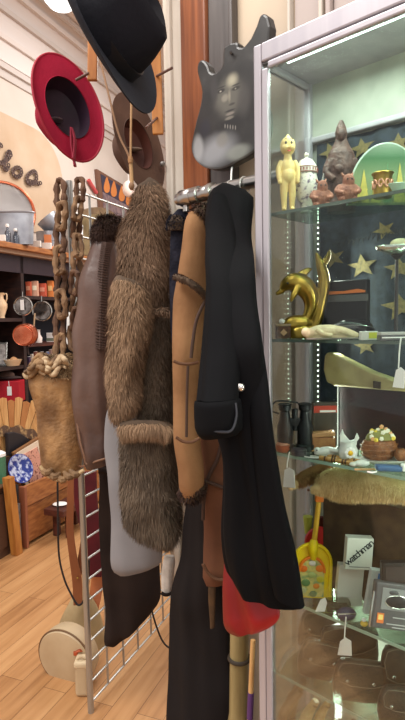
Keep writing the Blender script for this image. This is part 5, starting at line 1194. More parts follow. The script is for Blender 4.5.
# painted glass fan screen
p, M, k = ci(387, SH[0], .115)
t = T('glass_fan_screen', 'arched green glass screen painted with yellow trees behind the gold cup', 'glass screen', p)
SG = NT('stained_green'); pb = SG.n('ShaderNodeBsdfPrincipled'); SG.l(pb.outputs[0], SG.out.inputs[0]); tc_ = SG.n('ShaderNodeTexCoord'); sx_ = SG.n('ShaderNodeSeparateXYZ'); SG.l(tc_.outputs['Object'], sx_.inputs[0])
mr_ = SG.n('ShaderNodeMapRange'); mr_.inputs['From Min'].default_value = 0; mr_.inputs['From Max'].default_value = 62 * k; SG.l(sx_.outputs['Z'], mr_.inputs['Value'])
rp_ = SG.ramp([(.0, (170, 178, 130)), (.45, (150, 176, 128)), (.72, (84, 136, 92)), (.88, (140, 170, 140)), (1, (190, 206, 184))], mr_.outputs[0]); SG.l(rp_.outputs[0], pb.inputs['Base Color']); pb.inputs['Roughness'].default_value = .2; pb.inputs['Transmission Weight'].default_value = .35
def fanpts(r, z0=0, sx=1.0): return [(r * sx * math.cos(a), z0 + r * math.sin(a)) for a in [PI * i / 26 for i in range(27)]]
mb = MB(); mb.prism([(x, z) for x, z in fanpts(58, 0, .66)], 3, M); B('glass_leaf', mb, SG.m, t, smooth=False)
mb = MB(); mb.tube([M @ V((x, 1, z)) for x, z in fanpts(59, 0, .66)], 1.0 * k, 8); B('glass_rim', mb, mat('pale_green_glass', (186, 204, 190), .15), t)
YT = mat('yellow_tree_paint', (206, 190, 92), .4, c2=(176, 170, 84), ns=20)
for x, h, wd in ((-23, 34, 6), (-12, 24, 5), (12, 40, 6), (24, 30, 6), (-30, 18, 5), (0, 40, 4)):
    mb = MB(); mb.prism([(x - wd, 2), (x + wd, 2), (x + wd*.5, h*.4), (x + wd*.6, h*.42), (x, h), (x - wd*.6, h*.42), (x - wd*.5, h*.4)], .8, M @ Matrix.Translation((0, -1, 0))); B('painted_tree', mb, YT if x else mat('green_tree', (90, 140, 96), .4), t, smooth=False)
p, M, k = ci(382.5, SH[0], .055)
t = T('gold_cup', 'gold cup with pink swirled relief in front of the green glass screen', 'cup', p)
mb = MB(); mb.lathe([(.1, 0), (9, 0), (9.4, 2), (8.6, 4), (9, 20), (10.4, 23), (9.6, 23), (8, 20), (7.6, 4), (.1, 3)], 30, M); B('cup_body', mb, BRASS, t)
mb = MB()
for i in range(9):
    a0 = 2*PI*i/9; pts = []
    for j in range(12):
        q = j * .6; rr_ = 2.9 - j * .2; pts.append((9.3*math.cos(a0 + rr_*math.cos(q)/9.3), 9.3*math.sin(a0 + rr_*math.cos(q)/9.3), 11.5 + rr_*1.9*math.sin(q)))
    mb.tube(pts, .9, 6, M)
B('relief', mb, mat('pink_gold_relief', (226, 168, 138), .35, metal=.4), t)
rim(M, 10, 23, .8 * k, 'rim', BRASS, t)
p, M, k = ci(400, SH[0], .03); mb = MB(); mb.lathe([(.1, 0), (7, 0), (12, 7), (11.3, 7.4), (6, 1.2), (.1, 1)], 24, M, sy=.5); B('mint_dish', mb, mat('mint_glass', (176, 204, 182), .2), None, 'mint green dish at the right edge of the top shelf', 'dish')

# ---- second shelf (eye level)
p, M, k = ci(304, SH[1], .075)
t = T('brass_dolphin', 'brass dolphin ornament leaping on the second shelf', 'ornament', p)
mb = MB(); mb.lathe([(.1, 0), (17, 0), (18, 5), (15, 10), (9, 13), (.1, 14)], 26, M, sy=.6); B('wave_base', mb, BRASS, t)
mb = MB(); body = [(-22, 0, 48), (-17, 0, 53), (-9, 0, 55), (0, 0, 51), (6, 0, 42), (7, 0, 31), (3, 0, 20), (-3, 0, 13)]
mb.tube(body, [3, 7, 10, 10.4, 8.8, 6.6, 5, 4.4], 18, M, smooth=4)
mb.tube([(-21, 0, 47.5), (-28, -.5, 44)], [3.2, 1.6], 12, M); mb.tube([(-7, -7, 51), (-12, -10, 42), (-15, -10, 36)], [3.6, 3, 1], 10, M, smooth=3)
mb.tube([(-3, 0, 62), (4, 0, 67), (8, 0, 68)], [4.4, 3, .8], 10, M, smooth=3)
mb.tube([(9, 0, 6), (16, 0, 30), (20, 0, 56), (16, 0, 74), (12, 0, 84)], [6, 5.6, 6, 4.4, 1], 14, M, smooth=4); mb.tube([(17, 0, 70), (24, 0, 80), (25, 0, 86)], [4, 3, 1], 10, M, smooth=3)
mb.ell((-6, 0, 14), (16, 8, 9), 18, M)
B('dolphin_body', mb, BRASS, t, remesh=k * .6)
mb = MB(); mb.ell((-17, -7, 54), (1.1, .9, 1.1), 8, M); B('eye', mb, BLACKR, t)
p, M, k = ci(283, SH[1], .04)
t = T('brown_trinket_box', 'small brown trinket box with pale lid at the left end of the second shelf', 'box', p)
mb = MB(); mb.box((0, 0, 6), (14, 10, 12), M); B('box_body', mb, mat('patterned_brown', (106, 70, 50), .5, c2=(70, 46, 36), ns=22), t, smooth=False, bevel=.001)
mb = MB(); mb.box((0, 0, 13.3), (14.6, 10.6, 2.4), M); B('lid', mb, mat('box_lid', (150, 126, 100), .5), t, smooth=False, bevel=.001)
mb = MB(); mb.prism([(-3.5, 6), (0, 2.5), (3.5, 6), (0, 9.5)], .6, M @ Matrix.Translation((0, -5.6, 0))); B('inlay', mb, mat('inlay_pale', (190, 150, 116), .5), t, smooth=False)
mb = MB(); mb.ell((-1, 0, 17), (3, 2.6, 2.8), 12, M); B('white_knob', mb, PAPER, t)
p, M, k = ci(331, SH[1], .035)
t = T('ivory_figure', 'carved ivory coloured reclining figure on the second shelf', 'figurine', p)
IV = mat('ivory', (228, 210, 174), .45, c2=(206, 184, 146), ns=10)
mb = MB(); mb.tube([(-26, 0, 5), (-14, 0, 8), (0, 0, 8.4), (14, 0, 6.5), (27, 0, 3.2)], [4, 6, 6.2, 5, 2.6], 14, M, smooth=4); mb.ell((-25, -.5, 7.5), (4.8, 4.4, 4.8), 14, M)
mb.tube([(-16, -4, 10), (-8, -6, 5), (0, -6, 4)], [2.6, 2.2, 1.6], 9, M, smooth=3); mb.tube([(4, -3, 9), (12, -5, 8), (20, -4, 4)], [3.4, 3, 2.4], 9, M, smooth=3); mb.ell((0, 0, 2.2), (24, 5, 2.2), 18, M)
B('figure_body', mb, IV, t, remesh=k * .55)
mb = MB(); mb.box((4, -7.5, .9), (60, 3, 1.6), M); B('carving_stand', mb, mat('tray_grey', (120, 112, 104), .4), t, smooth=False, bevel=.0008)
p, M, k = ci(368.5, SH[1], .03)
t = T('lighter_box', 'small white box with yellow-green label next to the ivory figure', 'box', p)
mb = MB(); mb.box((0, 0, 4.3), (17, 8, 8.6), M); B('carton', mb, mat('box_whitish', (206, 206, 200), .4), t, smooth=False, bevel=.001)
mb = MB(); mb.box((3, -4.1, 4.6), (8, .4, 6), M); B('label_panel', mb, mat('lime_label', (196, 200, 70), .5), t, smooth=False)
p, M, k = ci(392, SH[1], .03)
t = T('stacked_cases', 'flat grey case with white stripes at the right end of the second shelf', 'case', p)
mb = MB(); mb.box((0, 0, 2.6), (27, 12, 5.2), M); B('lower_case', mb, mat('case_grey', (90, 86, 90), .4), t, smooth=False, bevel=.001)
mb = MB(); mb.box((0, 0, 6.9), (26, 11, 3.0), M); B('upper_case', mb, mat('case_pale', (176, 172, 170), .4), t, smooth=False, bevel=.001)
mb = MB(); mb.box((0, -6.1, 3), (24, .4, 1.2), M); B('stripe', mb, PAPER, t, smooth=False)
p, M, k = ci(352, SH[1], .09)
t = T('black_spectacle_case', 'black glossy curved case with silver edge behind the ivory figure', 'case', p)
mb = MB(); mb.lathe([(.1, 0), (22, 0), (23, 6), (20, 14), (12, 18), (.1, 19)], 28, M, sy=.42); B('case_shell', mb, mat('gloss_black', (22, 22, 26), .12), t)
mb = MB(); mb.tube([M @ V((22.6*math.cos(a), -9.4*abs(math.sin(a)) , 8 + 5 * abs(math.sin(a)))) for a in [PI*j/20 for j in range(21)]], .35 * k, 6); B('silver_edge', mb, SILVER, t)
# black box with orange wood coloured inlay, on stand at the back
p, M, k = ci(342, SH[1], .125); M = M @ Matrix.Rotation(math.atan2(w_.y, w_.x), 4, 'Z')
t = T('black_display_box', 'black box with orange inlaid strip standing at the back of second shelf', 'box', p)
mb = MB(); mb.box((0, 0, 28), (56, 8, 56), M); B('box_body', mb, mat('black_board', (26, 26, 30), .4), t, smooth=False, bevel=.0015)
mb = MB(); mb.prism([(-26, 44), (-11, 46), (5, 45.5), (19, 47), (27, 45.5), (27, 43.5), (-26, 42.5)], 1, M @ Matrix.Translation((0, -5.4, 0))); B('orange_inlay', mb, mat('orange_inlay', (206, 112, 52), .5), t, smooth=False)
mb = MB(); mb.box((1, -4.4, 38.6), (58, 1.2, 6.5), M); B('grey_band', mb, mat('band_grey', (84, 84, 84), .4), t, smooth=False)
p, M, k = ci(396, SH[1], .10)
t = T('silver_vessel', 'silver oval vessel held on a tall dark stand at the right of the second shelf', 'vessel', p)
mb = MB(); mb.lathe([(.1, 0), (9, 0), (2, 3), (1.6, 78), (6, 82), (.1, 82.5)], 18, M); B('stand', mb, mat('stand_dark', (52, 46, 48), .4), t)
mb = MB(); mb.lathe([(.1, 82.6), (10, 83), (20, 88), (21, 91), (20, 92), (9, 86), (.1, 85)], 28, M, sy=.5); B('dish', mb, SILVER, t)
mb = MB(); mb.ell((3, 0, 93), (10, 5, 6), 14, M); B('pale_shell', mb, IV, t)

# ---- third shelf
p, M, k = ci(295, SH[2], .055); M = M @ Matrix.Scale(1.12, 4)
t = T('black_binoculars', 'black binoculars standing upright at the left of the third shelf', 'binoculars', p)
BIN = mat('binocular_black', (34, 36, 40), .4, c2=(24, 25, 28), ns=20)
for s in (-1, 1):
    mb = MB(); mb.lathe([(.1, 0), (8.2, 0), (8.2, 5), (7, 6), (7, 22), (5, 28), (4.2, 36), (5.6, 37), (5.6, 42), (.1, 42)], 24, M @ Matrix.Translation((s * 9, 0, 0))); B('barrel', mb, BIN, t)
    mb = MB(); mb.tube([M @ V((s*9 + 5.7*math.cos(a), 5.7*math.sin(a), 42)) for a in [2*PI*j/20 for j in range(20)]], .8 * k, 6, closed=True); B('eyepiece_ring', mb, BIN, t)
mb = MB(); mb.box((0, 0, 26), (10, 5, 7), M); mb.tube([(0, 0, 18), (0, 0, 38)], 2.6, 12, M); B('bridge', mb, BIN, t, smooth=False, bevel=.001)
mb = MB(); mb.tube([(-15, -2, 34), (-22, -4, 38), (-17, -6, 46), (2, -4, 44)], .8, 7, M, smooth=4); B('neck_strap', mb, BIN, t)
p, M, k = ci(283.5, SH[2], .035)
t = T('orange_pot', 'small orange lidded pot at the left front of the third shelf', 'pot', p)
mb = MB(); mb.lathe([(.1, 0), (7, 0), (8, 3), (7.6, 6.5), (.1, 7)], 26, M); B('pot_body', mb, mat('orange_clay', (186, 92, 58), .45), t)
mb = MB(); mb.lathe([(.1, 7.1), (7.4, 7.1), (6, 9), (1.4, 9.6), (1.4, 10.6), (.1, 10.8)], 24, M); B('lid', mb, mat('clay_pale', (200, 136, 110), .5), t)
p, M, k = ci(299, SH[2], .03)
t = T('grey_disc_box', 'round slate grey flat box beside the orange pot', 'box', p)
mb = MB(); mb.lathe([(.1, 0), (7.4, 0), (7.6, 3.4), (.1, 3.6)], 28, M); B('box_body', mb, mat('slate_round', (84, 76, 80), .45), t)
mb = MB(); mb.lathe([(.1, 3.7), (7.8, 3.7), (7.6, 6), (4, 7), (.1, 7.2)], 28, M); B('lid', mb, mat('slate_lid', (70, 64, 70), .4), t)
p, M, k = ci(323, SH[2], .095)
t = T('tan_leather_box', 'tan leather stitched box behind the white bird on the third shelf', 'box', p)
TANL = mat('tan_box', (178, 122, 80), .5, c2=(150, 96, 62), ns=12)
mb = MB(); mb.box((0, 0, 6.6), (24, 9, 13), M); B('box_body', mb, TANL, t, smooth=False, bevel=.002)
mb = MB(); mb.box((0, 0, 16), (25, 10, 5), M @ Matrix.Rotation(R_(-3), 4, 'Y')); B('lid', mb, mat('tan_lid', (190, 138, 96), .5), t, smooth=False, bevel=.002)
p, M, k = ci(325, SH[2], .132)
t = T('red_white_tin', 'red and white tin standing behind the tan leather box', 'tin', p)
mb = MB(); mb.box((0, 0, 22), (26, 6, 44), M); B('tin_body', mb, mat('tin_dark', (70, 62, 54), .4), t, smooth=False, bevel=.001)
mb = MB(); mb.box((0, -3.2, 37), (24, .5, 7), M); B('red_panel', mb, mat('red_panel', (190, 66, 48), .5), t, smooth=False)
mb = MB(); mb.box((2, -3.6, 35), (16, .5, 2), M); B('white_panel', mb, PAPER, t, smooth=False)
p, M, k = ci(329, SH[2], .045)
t = T('white_bird', 'white porcelain bird lying beside the flower vase', 'figurine', p)
PORC = mat('white_porcelain', (222, 222, 214), .25, c2=(200, 204, 200), ns=10)
mb = MB(); mb.tube([(-15, 0, 5), (-9, 0, 6.5), (0, 0, 6.8), (9, 0, 5), (17, 0, 3)], [1.2, 4, 5, 3.6, 1.0], 14, M, smooth=4); mb.ell((-12, 0, 8), (3.6, 3.2, 3.4), 12, M); mb.tube([(0, -3, 9), (8, -5, 8), (15, -5, 4)], [2.4, 2.6, .8], 9, M, smooth=3); mb.ell((0, 0, 2), (10, 5, 2), 14, M)
B('bird_body', mb, PORC, t, remesh=k * .55)
mb = MB(); mb.ell((-13, -3, 9), (.8, .6, .8), 8, M); B('eye', mb, BLACKR, t); mb = MB(); mb.tube([(-15, 0, 8), (-18, 0, 7.4)], [1, .2], 8, M); B('beak', mb, mat('beak', (190, 150, 90), .5), t)
p, M, k = ci(348, SH[2], .05)
t = T('flower_vase', 'white porcelain vase with two pointed fins and a yellow daisy', 'vase', p)
mb = MB(); mb.lathe([(.1, 0), (7, 0), (9, 4), (10, 11), (7.4, 17), (8, 20), (7, 20), (6, 16), (.1, 14)], 26, M, sy=.8); B('vase_body', mb, PORC, t)
for x0, x1, xt, zt in ((-8, 2, -6, 33), (0, 8.5, 9, 29)):
    mb = MB(); mb.prism([(x0, 15), (x1, 15), (x1 + .5, 20), (xt + 2.4, zt - 6), (xt, zt), (xt - 2.6, zt - 7), (x0 - .5, 20)], 2.4, M @ Matrix.Translation((0, -1.2, 0))); B('fin', mb, PORC, t, smooth=False, bevel=.0016)
for i in range(8):
    a = 2*PI*i/8; mb = MB(); mb.ell((3.8*math.cos(a), -8.6, 10 + 3.8*math.sin(a)), (2.2, .7, 2.2), 10, M); B('petal', mb, PAPER, t)
mb = MB(); mb.ell((0, -9.4, 10), (2.6, 1.2, 2.6), 12, M); B('daisy_centre', mb, mat('daisy_yellow', (226, 178, 40), .6), t, label='yellow daisy centre')
p, M, k = ci(388, SH[2], .085)
t = T('oval_plate', 'white scalloped oval plate under the brown flowered basket', 'plate', p)
mb = MB(); rings = []
for r, z in ((6, 0), (20, 0), (34, 3.6), (35, 4.4), (33, 4.4), (20, 1.2), (4, 1.0)):
    rings.append([V((r*math.cos(a)*(1 + .02*math.cos(14*a)), r*.40*math.sin(a)*(1 + .02*math.cos(14*a)), z)) for a in [2*PI*j/56 for j in range(56)]])
mb.loft(rings, True, True, M); B('plate_body', mb, PORC, t)
p, M, k = ci(379, SH[2] + 1.6 * k, .088)
t = T('brown_basket', 'brown woven ceramic basket heaped with small yellow and white flowers', 'basket', p)
BSK = mat('glazed_brown', (142, 88, 52), .3, c2=(104, 60, 36), ns=16, bump=.4, bs=50)
mb = MB(); mb.lathe([(.1, 0), (12, 0), (17, 5), (18.5, 12), (16, 19), (13, 20), (.1, 20)], 30, M, sy=.55); B('basket_body', mb, BSK, t)
for z, r in ((5, 17.3), (10, 18.7), (15, 18)): rim(M, r, z, .9 * k, 'woven_band', BSK, t, 1, .56)
random.seed(5)
FLC = [mat('flower_yellow', (218, 190, 70), .6), mat('flower_white', (226, 220, 204), .6), mat('flower_leaf', (110, 128, 60), .7), mat('flower_peach', (214, 160, 110), .6)]
for i in range(34):
    a = random.uniform(0, 2*PI); r = math.sqrt(random.random()) * 15; x, y = r*math.cos(a), r*.5*math.sin(a); z = 21 + (1 - (r/15)**2) * 13 * random.uniform(.6, 1)
    mb = MB()
    for j in range(5): b = 2*PI*j/5 + a; mb.ell((x + 1.3*math.cos(b), y - .5, z + 1.3*math.sin(b)), (1.1, .7, 1.1), 8, M)
    mb.ell((x, y - 1, z), (.8, .8, .8), 8, M); B('flower', mb, FLC[i % 4 if i % 5 else 1], t)
mb = MB(); mb.ell((0, 0, 20), (14, 7, 10), 18, M); B('leaf_mound', mb, mat('leaf_mound', (120, 116, 66), .8), t)
p, M, k = ci(401, SH[2] + 1.6 * k, .095)
mb = MB(); mb.ell((0, 0, 7), (7, 6, 7), 18, M); B('brown_ball', mb, BSK, None, 'brown glazed ball on the oval plate beside the flowered basket', 'ornament')
# clarinet like wooden sticks
for i, (px0, px1, o0, o1, lab) in enumerate(((320, 362, .022, .026, 'front bamboo coloured ringed pen lying along the third shelf edge'), (322, 360, .040, .042, 'second bamboo coloured ringed pen lying behind the front one'))):
    a = CF.atz(px0, SH[2] + .005, o0); b = CF.atz(px1, SH[2] + .005, o1); t = T('ringed_pen', lab, 'pen', (a + b) / 2 - V((0, 0, .0048)), 'ringed pens on the third shelf')
    mb = MB(); mb.tube([a, b], .0045, 12); B('barrel', mb, mat('cane_gold', (190, 150, 90), .4, c2=(150, 108, 56), ns=20), t)
    for s in (.12, .3, .36, .55, .62, .85):
        c = a.lerp(b, s); mb = MB(); mb.tube([c, c + (b - a).normalized() * .003], .0048, 12); B('ring', mb, mat('pen_ring', (70, 44, 30), .4), t)
p, M, k = ci(311, SH[2], .024)
t = T('curled_string', 'white curled string lying by the grey round box', 'string', p)
mb = MB(); mb.tube([(-6, 3, .8), (-2, -1, .8), (5, -3, .8), (10, -1, .8), (6, 3, .8), (0, 4, .8)], .7, 7, M, smooth=5); B('cord_loop', mb, STRING, t)
p, M, k = ci(362, SH[2], .03)
mb = MB(); mb.ell((0, 0, 3.4), (8, 6, 3.4), 18, M); mb.ell((-8, 1, 2.4), (5, 4, 2.4), 14, M); B('white_shell', mb, PORC, None, 'white rounded porcelain shell in front of the daisy vase', 'shell', remesh=k * .55)
p, M, k = ci(388, SH[2], .03)
t = T('blue_wallet', 'blue folded leather wallet at the right front of the third shelf', 'wallet', p)
mb = MB(); mb.box((0, 0, 3), (26, 11, 5.6), M @ Matrix.Rotation(R_(4), 4, 'Y') @ Matrix.Translation((0, 0, .8))); B('wallet_body', mb, mat('steel_blue', (62, 92, 132), .5), t, smooth=False, bevel=.003)
mb = MB(); mb.tube([(-13, -4, 1.2), (-18, -6, 1), (-22, -3, 1)], .8, 7, M, smooth=3); B('loop', mb, PAPER, t)
mb = MB(); mb.box((16, -2, 4.6), (6, 8, 7), M); B('white_clasp', mb, PAPER, t, smooth=False, bevel=.002)
p, M, k = ci(372, SH[2], .0205)
t = T('flat_knife', 'flat tan handled knife lying at the very edge of the third shelf', 'knife', p)
mb = MB(); mb.box((-6, 0, 1), (24, 3, 1.8), M); B('handle', mb, mat('knife_tan', (176, 140, 90), .4), t, smooth=False, bevel=.001)
mb = MB(); mb.box((16, 0, .8), (20, 2.6, .7), M); B('blade', mb, SILVER, t, smooth=False)
# large beige curved basket and dark panel at the back of the third shelf
p, M, k = ci(368, SH[2], .140); M = M @ Matrix.Rotation(math.atan2(w_.y, w_.x), 4, 'Z')
t = T('dark_album', 'dark maroon black album standing behind the flowered basket', 'album', p)
mb = MB(); mb.box((12, 0, 32), (88, 4, 64), M); B('album_cover', mb, mat('album_dark', (26, 20, 24), .4, c2=(44, 20, 26), ns=5), t, smooth=False, bevel=.001)
mb = MB(); mb.box((-32.6, -.5, 32), (1.4, 5, 64.4), M); B('album_edge', mb, mat('album_edge', (44, 42, 40), .4), t, smooth=False)
u = 0
t = T('beige_handbag', 'large beige rounded handbag resting on the dark album', 'handbag', CF.on(366, 390, DC - .055))
OB = DC - .062
mb = MB(); pts = [(324, 356), (327, 352), (336, 354), (352, 362), (372, 372), (392, 379), (420, 385), (420, 393), (390, 392), (360, 389), (334, 386), (326, 382), (323, 370)]
zalb = M @ V((0, 0, 64.4))
mb.prism3([CF.pt(CF.solve(x, y, OB)[0], OB, max(CF.solve(x, y, OB)[1], zalb.z + .0005)) for x, y in pts], m_ * .022); B('bag_body', mb, mat('beige_leather', (176, 160, 112), .55, c2=(156, 140, 98), ns=5), t, bevel=.004, ang=60)
mb = MB(); mb.prism3([CF.on(x, y, OB - .004) for x, y in ((373, 381), (380, 382), (380, 389), (373, 388))], m_ * .004); B('clasp', mb, mat('clasp_dark', (56, 42, 32), .4), t, smooth=False)
# tags hung outside the door on thread
def hangtag(pts, corners, lab, o=-.006):
    t = T('hang_tag', lab, 'tag', CF.on(corners[0][0], corners[0][1], o), 'white price tags on threads')
    mb = MB(); mb.tube([CF.on(x, y, o) for x, y in pts], .0011, 6, smooth=4); B('thread', mb, STRING, t)
    mb = MB(); mb.prism3([CF.on(x, y, o) for x, y in corners], m_ * .0012); B('tag_paper', mb, PAPER, t, smooth=False)
hangtag([(401, 338), (399.5, 350), (398.5, 368)], [(396, 370), (400.5, 367), (405, 371), (404, 388.5), (392.5, 387)], 'white price tag dangling below the second shelf at the right side', o=.014)
hangtag([(289.5, 452), (287.5, 462), (287, 468)], [(284.5, 470), (289, 467.5), (294, 471), (295, 488), (283, 487)], 'white price tag dangling below the third shelf by the fox pelt head', o=.014)
hangtag([(346, 617), (345, 628), (344.5, 638)], [(340, 641.5), (345, 637.5), (351, 641.5), (351.5, 656), (337.5, 655)], 'white price tag dangling below the fourth shelf', o=.014)

# ---- fourth shelf
z3 = SH[3]
p, M, k = ci(372, z3, .122); M = M @ Matrix.Rotation(math.atan2(w_.y, w_.x), 4, 'Z')
t = T('brown_carton', 'brown carton at the back of the fourth shelf carrying the fox pelt', 'box', p)
zc_t = CF.solve(360, 499, .11)[1]; hk = (zc_t - z3) / k
mb = MB(); mb.box((-2, 0, hk/2), (104, 14, hk - .4), M); B('carton', mb, mat('carton_brown', (84, 66, 46), .7, c2=(66, 50, 36), ns=6), t, smooth=False, bevel=.002)
mb = MB(); mb.box((14, -5.8, hk*.72), (30, .5, hk*.3), M); B('dark_panel', mb, mat('carton_dark', (60, 40, 30), .6), t, smooth=False)
PELT = mat('pelt_golden', (196, 156, 100), .75, c2=(236, 208, 156), ns=10, island=True, lo=.2, hi=.8)
PELD = mat('pelt_russet', (130, 84, 54), .75, c2=(190, 140, 92), ns=10, island=True, lo=.2, hi=.8)
def on_c(x, y, o): return CF.on(x, y, o)
t = T('fox_pelt', 'golden fox pelt with head lying on the brown carton below the third shelf', 'pelt', CF.on(350, 499, .10))
mb = MB(); bp_ = [on_c(319, 488, .062), on_c(328, 483, .068), on_c(345, 483, .08), on_c(368, 485, .085), on_c(392, 488, .09), on_c(420, 494, .095)]
mb.tube(bp_, [.010, .024, .028, .024, .018, .014], 18, smooth=6, flat=1.0); n0 = len(mb.f); fur(mb, 12000, .011, .0007, .55); mb.skin = 0; B('pelt_body', mb, PELT, t)
mb = MB(); mb.tube([on_c(327, 486, .066), on_c(319, 489, .05), on_c(311, 489.5, .042)], [.018, .012, .005], 14, smooth=4); fur(mb, 1200, .004, .0006, .5); mb.skin = 0; B('pelt_head', mb, PELT, t)
for x, y in ((320, 472), (327, 470)):
    mb = MB(); mb.tube([on_c(x + 2, y + 10, .06), on_c(x, y + 3, .058)], [.008, .0025], 10); fur(mb, 150, .005, .0008, .2); mb.skin = 0; B('ear', mb, PELD, t)
mb = MB(); mb.ell(on_c(308.5, 490, .04), .0028, 10); B('nose', mb, mat('pelt_nose', (120, 76, 60), .4), t)
t = T('russet_pelt', 'darker russet pelt behind the golden fox pelt at its left', 'pelt', CF.on(300, 490, .06))
mb = MB(); mb.tube([on_c(296, 483, .045), on_c(302, 478, .07), on_c(318, 472, .105), on_c(340, 472, .122), on_c(356, 474, .124)], [.006, .011, .014, .012, .009], 16, smooth=6); fur(mb, 5000, .010, .0007, .5); mb.skin = 0; B('pelt_body', mb, PELD, t)
mb = MB(); mb.tube([on_c(297, 483, .045), on_c(289, 487.5, .030)], [.007, .003], 10); fur(mb, 200, .005, .0008, .5); mb.skin = 0; B('pelt_head', mb, PELT, t)
# white boxes
WHB = mat('white_carton', (206, 208, 198), .6)
p, M, k = ci(347, z3, .075)
t = T('white_carton', 'plain white upright carton below the lettered white box', 'box', p)
Q = M @ Matrix.Rotation(R_(5), 4, 'Y')
mb = MB(); mb.box((0, 0, 22), (26, 9, 34), Q @ Matrix.Translation((0, 0, 5))); mb.box((2, 0, 5), (26, 9, 9.5), M); B('carton', mb, WHB, t, smooth=False, bevel=.001)
zz = z3 + 45 * k
p, M, k = ci(357, zz, .068)
t = T('lettered_box', 'white box printed with slanted watchman lettering on the fourth shelf', 'box', p)
Q = M @ Matrix.Rotation(R_(-4), 4, 'Y') @ Matrix.Rotation(R_(8), 4, 'Y')
mb = MB(); mb.box((0, 0, 17), (27, 10, 33), Q); B('carton', mb, WHB, t, smooth=False, bevel=.001)
tm = text_mesh('watchman', 10.6, Q @ Matrix.Translation((-.5, -5.2, 18.5)) @ Matrix.Rotation(R_(-44), 4, 'Y') @ Matrix.Rotation(R_(90), 4, 'X'), .05)
B('lettering', tm, mat('print_black', (34, 34, 36), .6), t, smooth=False)
mb = MB(); mb.box((1, -5.2, 3.4), (22, .3, 1), Q); B('print_line', mb, mat('print_grey', (140, 140, 136), .6), t, smooth=False)
# yellow toy shovel
p, M, k = ci(311, z3, .040)
t = T('toy_shovel', 'bright yellow plastic toy shovel with colourful card standing on the fourth shelf', 'toy', p)
Q = M @ Matrix.Translation((0, 2, 2.6)) @ Matrix.Rotation(R_(-8), 4, 'X') @ Matrix.Rotation(R_(4), 4, 'Y')
YB = mat('toy_yellow', (246, 214, 20), .35); ORG = mat('toy_orange', (240, 130, 34), .4)
def arc(x0, x1, zb, zs, zt, nn=14): 
    c = (x0 + x1) / 2; h = (x1 - x0) / 2
    return [(x0, zb), (x1, zb)] + [(c + h * math.cos(a), zs + (zt - zs) * math.sin(a)) for a in [PI * i / nn for i in range(nn + 1)]]
mb = MB(); mb.prism(arc(-19, 19, 0, 36, 55), 3, Q); B('blade', mb, YB, t, smooth=False, bevel=.0015)
o1 = arc(-19.5, 19.5, 0, 36, 55.5); i1_ = arc(-13, 13, 2, 27, 42)
mb = MB(); mb.tube([Q @ V((x, -1, z)) for x, z in o1[1:] + o1[:1]], 2.0 * k, 10); B('rim', mb, YB, t)
mb = MB(); mb.tube([Q @ V((x, -1.4, z)) for x, z in i1_[2:]], 1.6 * k, 9); B('inner_rim', mb, ORG, t)
mb = MB(); mb.prism(i1_, 1, Q @ Matrix.Translation((0, -1.4, 0))); B('picture_card', mb, mat('toy_card', (222, 206, 120), .5, c2=(150, 170, 110), ns=12, lo=.45, hi=.6), t, smooth=False)
for x, z, c, sx in ((-9, 30, (240, 120, 30), 4.2), (8, 31, (244, 136, 40), 4.4), (0, 36, (240, 236, 224), 3.6), (-6, 16, (110, 150, 90), 4.6), (5, 13, (236, 150, 60), 3.4), (-9, 8, (200, 200, 150), 4.2), (9, 20, (206, 196, 60), 4), (0, 24, (180, 196, 120), 4), (2, 5, (120, 140, 96), 4)):
    mb = MB(); mb.ell((x, -1.9, z), (sx, .8, sx * .8), 14, Q); B('painted_spot', mb, mat('toy_spot', c, .4), t)
mb = MB(); mb.tube([(1, -1, 40), (0, -3, 52), (1, -2, 60)], [3, 5.4, 3.6], 12, Q, smooth=4); B('socket', mb, YB, t)
mb = MB(); mb.tube([(1, -1, 56), (3, 0, 78), (4.5, 0, 99)], [2.9, 2.8, 2.8], 12, Q, smooth=4); B('handle', mb, mat('toy_neck', (218, 170, 44), .4), t)
mb = MB(); mb.box((5, 0, 106), (9, 4, 14), Q); B('grip', mb, ORG, t, smooth=False, bevel=.002)
for x, z, c in ((1, 112, (60, 90, 170)), (9, 110, (206, 60, 44))):
    mb = MB(); mb.ell((x, -2, z), (3, 2, 3), 10, Q); B('grip_cap', mb, mat('toy_peg', c, .4), t)
p, M, k = ci(317, z3, .105)
t = T('red_toy_disc', 'red round plastic toy behind the yellow toy shovel', 'toy', p)
mb = MB(); mb.lathe([(.1, -2), (15, -2), (16, 0), (15, 2), (.1, 2.4)], 32, M @ Matrix.Translation((3, 0, 46)) @ Matrix.Rotation(R_(90), 4, 'X')); B('disc', mb, mat('toy_red', (190, 36, 36), .4), t)
mb = MB(); mb.box((2, 0, 15.5), (12, 5, 30.6), M); B('toy_stand', mb, mat('toy_stand', (150, 30, 30), .4), t, smooth=False, bevel=.001)
p, M, k = ci(308, z3, .115)
t = T('blue_toy_rod', 'blue and green striped toy rod standing behind the yellow shovel handle', 'toy', p)
mb = MB(); mb.tube([(0, 0, .2), (0, 0, 48)], 2.6, 14, M); B('rod', mb, mat('toy_blue', (64, 104, 168), .4), t)
mb = MB(); mb.tube([(0, 0, 48), (0, 0, 66)], [3.2, 5], 14, M); B('tip', mb, mat('toy_limey', (176, 176, 70), .4), t)
p, M, k = ci(328, z3, .135)
mb = MB(); mb.box((0, 0, 34), (22, 5, 68), M); B('maroon_book', mb, mat('maroon_book', (104, 52, 46), .6), None, 'maroon brown book standing behind the white carton', 'book', smooth=False, bevel=.001)
p, M, k = ci(334, z3, .045)
t = T('clear_plastic_case', 'clear plastic case with grey contents between toy shovel and cassette player', 'case', p)
mb = MB(); mb.box((4, 0, 5), (24, 12, 9.6), M); B('case_shell', mb, glass('plastic_clear', (206, 212, 206), .8, .1), t, smooth=False, bevel=.001)
